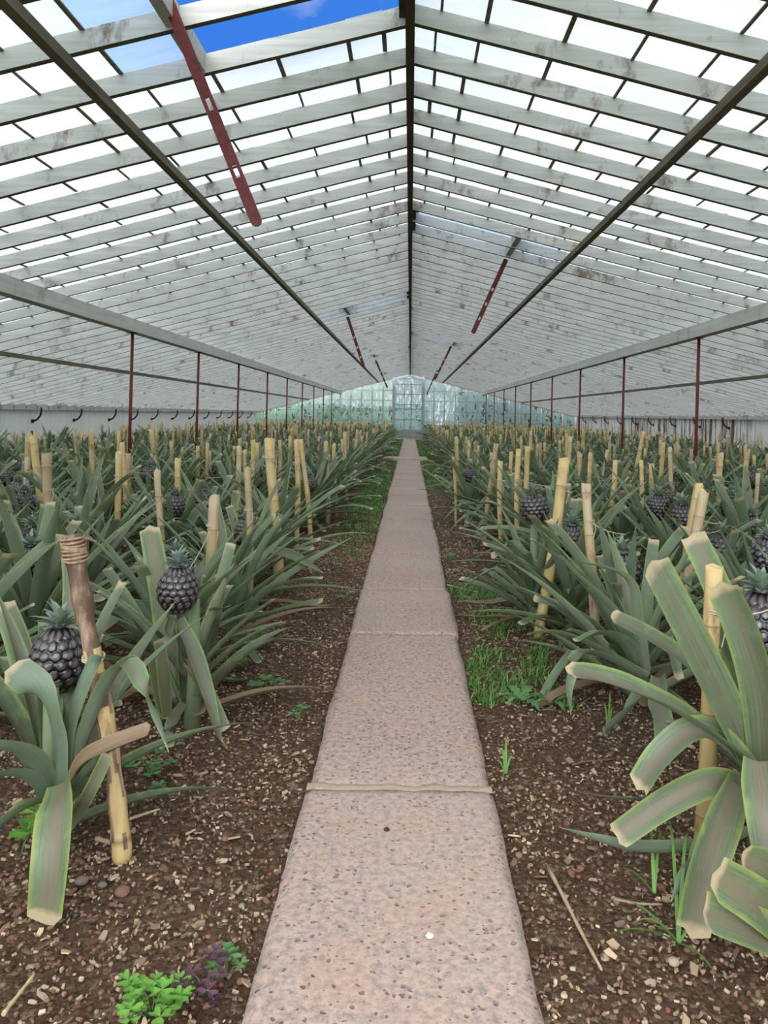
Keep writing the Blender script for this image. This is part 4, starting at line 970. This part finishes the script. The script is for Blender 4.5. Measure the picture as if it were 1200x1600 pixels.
stalk([(202, 1280), (225, 1272), (250, 1264)], .004, 'dry straw pointing at the walk beside the bark stake foot', (.55, .42, .28))
stalk([(698, 914), (720, 919), (745, 925)], .004, 'pale straw lying beside the walk on the right', (.6, .52, .42))
stalk([(895, 1195), (915, 1190), (960, 1186)], .004, 'thin reddish twig lying on the soil right of the walk', (.2, .1, .07))
stalk([(960, 1405), (1000, 1412), (1035, 1413)], .003, 'thin dry straw on the soil below the long ground leaf', (.33, .24, .16))

# grass
def blades(mb, x, y, h, n, sp, lean=.6, w=.0035):
    for _ in range(n):
        a = U(0, 6.28); bx, by = x+U(-sp, sp), y+U(-sp, sp); hh = h*U(.5, 1.1); l = hh*U(.2, lean)*1.2; dx, dy = math.cos(a), math.sin(a); z = SOIL-.005; t = R(); ww = w*U(.7, 1.3)
        sx, sy = -dy*ww, dx*ww; vs = []
        for q, wf in ((0, 1), (.4, .9), (.75, .6)):
            px_, py_, pz = bx+dx*l*q*q, by+dy*l*q*q, z+hh*(q-.25*q*q); vs += [(px_-sx*wf, py_-sy*wf, pz), (px_+sx*wf, py_+sy*wf, pz)]
        vs.append((bx+dx*l, by+dy*l, z+hh*.78)); mb.add(vs, [(0, 1, 3, 2), (2, 3, 5, 4), (4, 5, 6)], None, (t, 0, 0, 1))
random.seed(12)
gL = MB()
for _ in range(4200):
    y = U(6.6, 31) if R() < .55 else U(6.4, 13); x = U(-.62, -.28)
    if y < 8.5 and R() > (y-6)/2.5: continue
    blades(gL, x, y, .05, 2, .03, w=.004+.0002*y)
for _ in range(160): blades(gL, U(-.6, -.3), U(5.3, 6.6), .035, 2, .03)
tag(link('grass_strip', gL.mesh('grass_strip', M_grass)), 'green grass strip along the left side of the walk', 'grass', None, 'stuff')
gR = MB()
for _ in range(2600):
    y = U(10.5, 31); x = U(.25, .62)
    blades(gR, x, y, .05, 2, .03, w=.004+.0002*y)
tag(link('grass_strip', gR.mesh('grass_strip', M_grass)), 'green grass strip along the right side of the walk toward the door', 'grass', None, 'stuff')
gN = MB()
for _ in range(620):
    y = U(2.7, 4.7); x = .25+U(0, .36)
    if noise.noise(Vector((x*5, y*4, 1))) < -.12: continue
    blades(gN, x, y, .06, 5, .022, 1.0, .0028)
tag(link('grass_patch', gN.mesh('grass_patch', M_grass)), 'loose grassy weeds on the soil right of the walk, before the curled leaves', 'grass', None, 'stuff')
for px, py, h, n, lab in ((1010, 1515, .0, 0, ''),):
    pass
def tuft(px, py, lst, label, w=.0035):
    q = G(px, py); mb = MB()
    for (tx, ty, hz) in lst:
        t = G(tx, ty)-q; n = 8; vs = []; d = Vector((t.x, t.y, 0)); sd = Vector((-d.y, d.x, 0)).normalized()*w
        for i in range(n+1):
            v = i/n; p_ = d*v+Vector((0, 0, hz*math.sin(PI*v*.8)+.006)); k = (1-v**2)+.03; vs += [p_-sd*k, p_+sd*k]
        mb.add(vs, [(2*i, 2*i+1, 2*i+3, 2*i+2) for i in range(n)], None, (R(), 0, 0, 1))
    tag(link('grass_tuft', mb.mesh('grass_tuft', M_grass), None, q), label, 'grass', 'single grass tufts')
tuft(1060, 1478, [(1010, 1462, .02), (960, 1420, .03), (950, 1480, .03), (1075, 1380, .14), (1110, 1460, .03), (1120, 1540, .02), (1040, 1330, .12), (985, 1468, .04)], 'green grass tuft with long blades at the lower right, before the hanging leaf')
tuft(1022, 1400, [(1010, 1330, .10), (960, 1375, .03), (1035, 1340, .08)], 'thin grass blades standing at the end of the long ground leaf')
tuft(950, 1145, [(940, 1120, .06), (955, 1100, .07), (960, 1125, .05)], 'small looped grass blades beside the curled leaf right of the walk')
tuft(790, 1212, [(780, 1190, .05), (805, 1200, .04), (790, 1180, .06), (770, 1205, .03)], 'small grass tuft at the walk edge right of the mortared crack')
tuft(740, 860, [(730, 845, .04), (755, 850, .05), (745, 835, .05)], 'little weed tuft right of the walk past the grassy patch')

# clovers and weeds
def leaflet(mb, c, az, r, tilt, mt_c, notch=.25):
    n = 10; d = Vector((math.cos(az), math.sin(az), tilt)); s = Vector((-math.sin(az), math.cos(az), 0)); vs = [c+d*r*.55+Vector((0, 0, -.002))]
    prof = [(0, 0), (.25, .22), (.55, .42), (.85, .46), (1.0, .28), (1-notch, 0), (1.0, -.28), (.85, -.46), (.55, -.42), (.25, -.22)]
    for a, b in prof: vs.append(c+d*r*a+s*r*b*1.15+Vector((0, 0, abs(b)*r*.25)))
    mb.add(vs, [(0, k+1, (k+1) % n+1) for k in range(n)], None, mt_c)
def clover(px, py, n, spread, r, mat, label, name='clover_plant', h=.05, z=SOIL):
    q = G(px, py); random.seed(int(px*3+py)); mb = MB(); st = MB()
    for i in range(n):
        a = U(0, 6.28); d = spread*math.sqrt(R()); top = Vector((math.cos(a)*d, math.sin(a)*d, h*U(.5, 1.1))); st.tube([(0, 0, 0), top*.5+Vector((0, 0, .008)), top], .0012, 5)
        b = U(0, 6.28); rr = r*U(.75, 1.15); tt = (R(), 0, 0, 1)
        for k in range(3): leaflet(mb, top, b+k*2*PI/3, rr, U(-.15, .2), tt)
    o = link(name, None, None, q); tag(o, label, 'weed', 'clover weeds on the soil'); link('leaves', mb.mesh('leaves', mat, False), o); link('stalks', st.mesh('stalks', M_weed), o)
clover(238, 1592, 26, .055, .019, M_clover, 'bright green clover at the bottom edge left of the walk')
clover(322, 1560, 12, .045, .020, M_purple, 'dark purple clover beside the bright green one at the bottom edge')
clover(352, 1530, 5, .030, .020, M_weed, 'dull green clover by the walk edge near the bottom')
clover(30, 1345, 3, .03, .042, M_clover, 'large bright clover leaves at the left picture edge under the nearest plant', h=.12)
clover(62, 1345, 2, .015, .024, M_clover, 'small yellow-green clover leaves before the hanging cut leaf', h=.12)
clover(235, 1215, 7, .06, .022, M_weed, 'pale green clover right of the bark stake')
clover(255, 1250, 4, .035, .020, M_weed, 'small weed right of the bark stake foot')
clover(400, 1010, 8, .06, .028, M_weed, 'clover weed at the foot of the slim brownish cane')
clover(415, 1085, 7, .07, .028, M_weed, 'clover weed on the soil between the left plants and the walk')
clover(372, 1050, 6, .05, .028, M_clover, 'bright clover behind the pale flat stake foot')
clover(465, 1130, 4, .03, .022, M_weed, 'tiny weed beside the walk on the left')
clover(540, 940, 4, .04, .026, M_weed, 'tiny weed on the left soil strip farther along the walk')
clover(485, 845, 4, .05, .045, M_clover, 'broad bright green weed leaf under the left bed edge', h=.2)
clover(706, 880, 5, .04, .03, M_weed, 'small weed beside the walk past the grassy patch, on the right')
def dandelion(px, py, n, r, label):
    q = G(px, py); random.seed(int(px+py)); mb = MB()
    for i in range(n):
        a = 2*PI*i/n+U(-.3, .3); L_ = r*U(.7, 1.1); d = Vector((math.cos(a), math.sin(a), 0)); s = Vector((-d.y, d.x, 0)); vs = []; m2 = 12
        for k in range(m2+1):
            v = k/m2; w = L_*.17*math.sin(PI*min(1, v*.9+.1))*(1 if k % 2 else .55); p_ = d*L_*v+Vector((0, 0, .03*math.sin(PI*v*.85)+.008)); vs += [p_-s*w, p_, p_+s*w]
        mb.add(vs, [(3*k+c, 3*k+c+1, 3*k+c+4, 3*k+c+3) for k in range(m2) for c in (0, 1)], None, (R(), 0, 0, 1))
    tag(link('dandelion_weed', mb.mesh('dandelion_weed', M_weed), None, q), label, 'weed', 'toothed leaf weeds')
dandelion(815, 1100, 6, .12, 'toothed flat-leaved weed on the soil below the grassy patch')
dandelion(860, 1105, 5, .10, 'second toothed weed, nearer the curled blue-green leaves')

# ------------------------------------------------------------------ outside the end wall
def banana(x, y, h, seed, label):
    random.seed(seed); root = link('banana_plant', None, None, (x, y, SOIL-.1)); tag(root, label, 'plant', 'green plants outside the far wall')
    tr = MB(); tr.tube([(0, 0, 0), (0, 0, h*.5)], [.12, .08], 8); link('trunk', tr.mesh('trunk', M_weed), root); mb = MB()
    for i in range(9):
        a = (i*.9) % PI; curve_leaf(mb, (0, 0, h*.45), a, math.radians(U(40, 80)), h*U(.5, .7), U(.9, 1.7), .36, 10, False, 0, (R(), 0, 0, 1))
    link('foliage', mb.mesh('foliage', M_banana), root)
banana(-5.6, YE+.55, 1.7, 1, 'leafy green plant outside the far wall, leftmost behind the glass')
banana(-3.6, YE+.55, 1.75, 2, 'leafy green plant outside the far wall, middle left behind the glass')
banana(-2.6, YE+.6, 1.6, 3, 'leafy green plant outside the far wall, nearest the door')
def hedge(x0, x1, y, h, n, label, seed):
    random.seed(seed); mb = MB()
    for _ in range(n):
        px_, py_, pz = U(x0, x1), y+U(-.8, .8), U(0, h)*(1-.15*R()); s_ = U(.10, .22); d = Vector((U(-1, 1), U(-1, 1), U(-.6, .6))).normalized(); e = d.orthogonal().normalized()*s_*.4; c = Vector((px_-(x0+x1)/2, py_-y, pz))
        mb.add([c-d*s_, c-e, c+d*s_, c+e], [(0, 1, 2, 3)], None, (R(), 0, 0, 1))
    o = link('hedge', mb.mesh('hedge', M_hedge, False), None, ((x0+x1)/2, y, SOIL-.1)); tag(o, label, 'hedge')
hedge(2.2, 10, YE+2.6, 2.6, 7000, 'tall dark hedge outside the far wall, right of the door', 4)
hedge(-10, .9, YE+6, 1.6, 4500, 'low dark hedge beyond the plants outside, left of the door', 5)
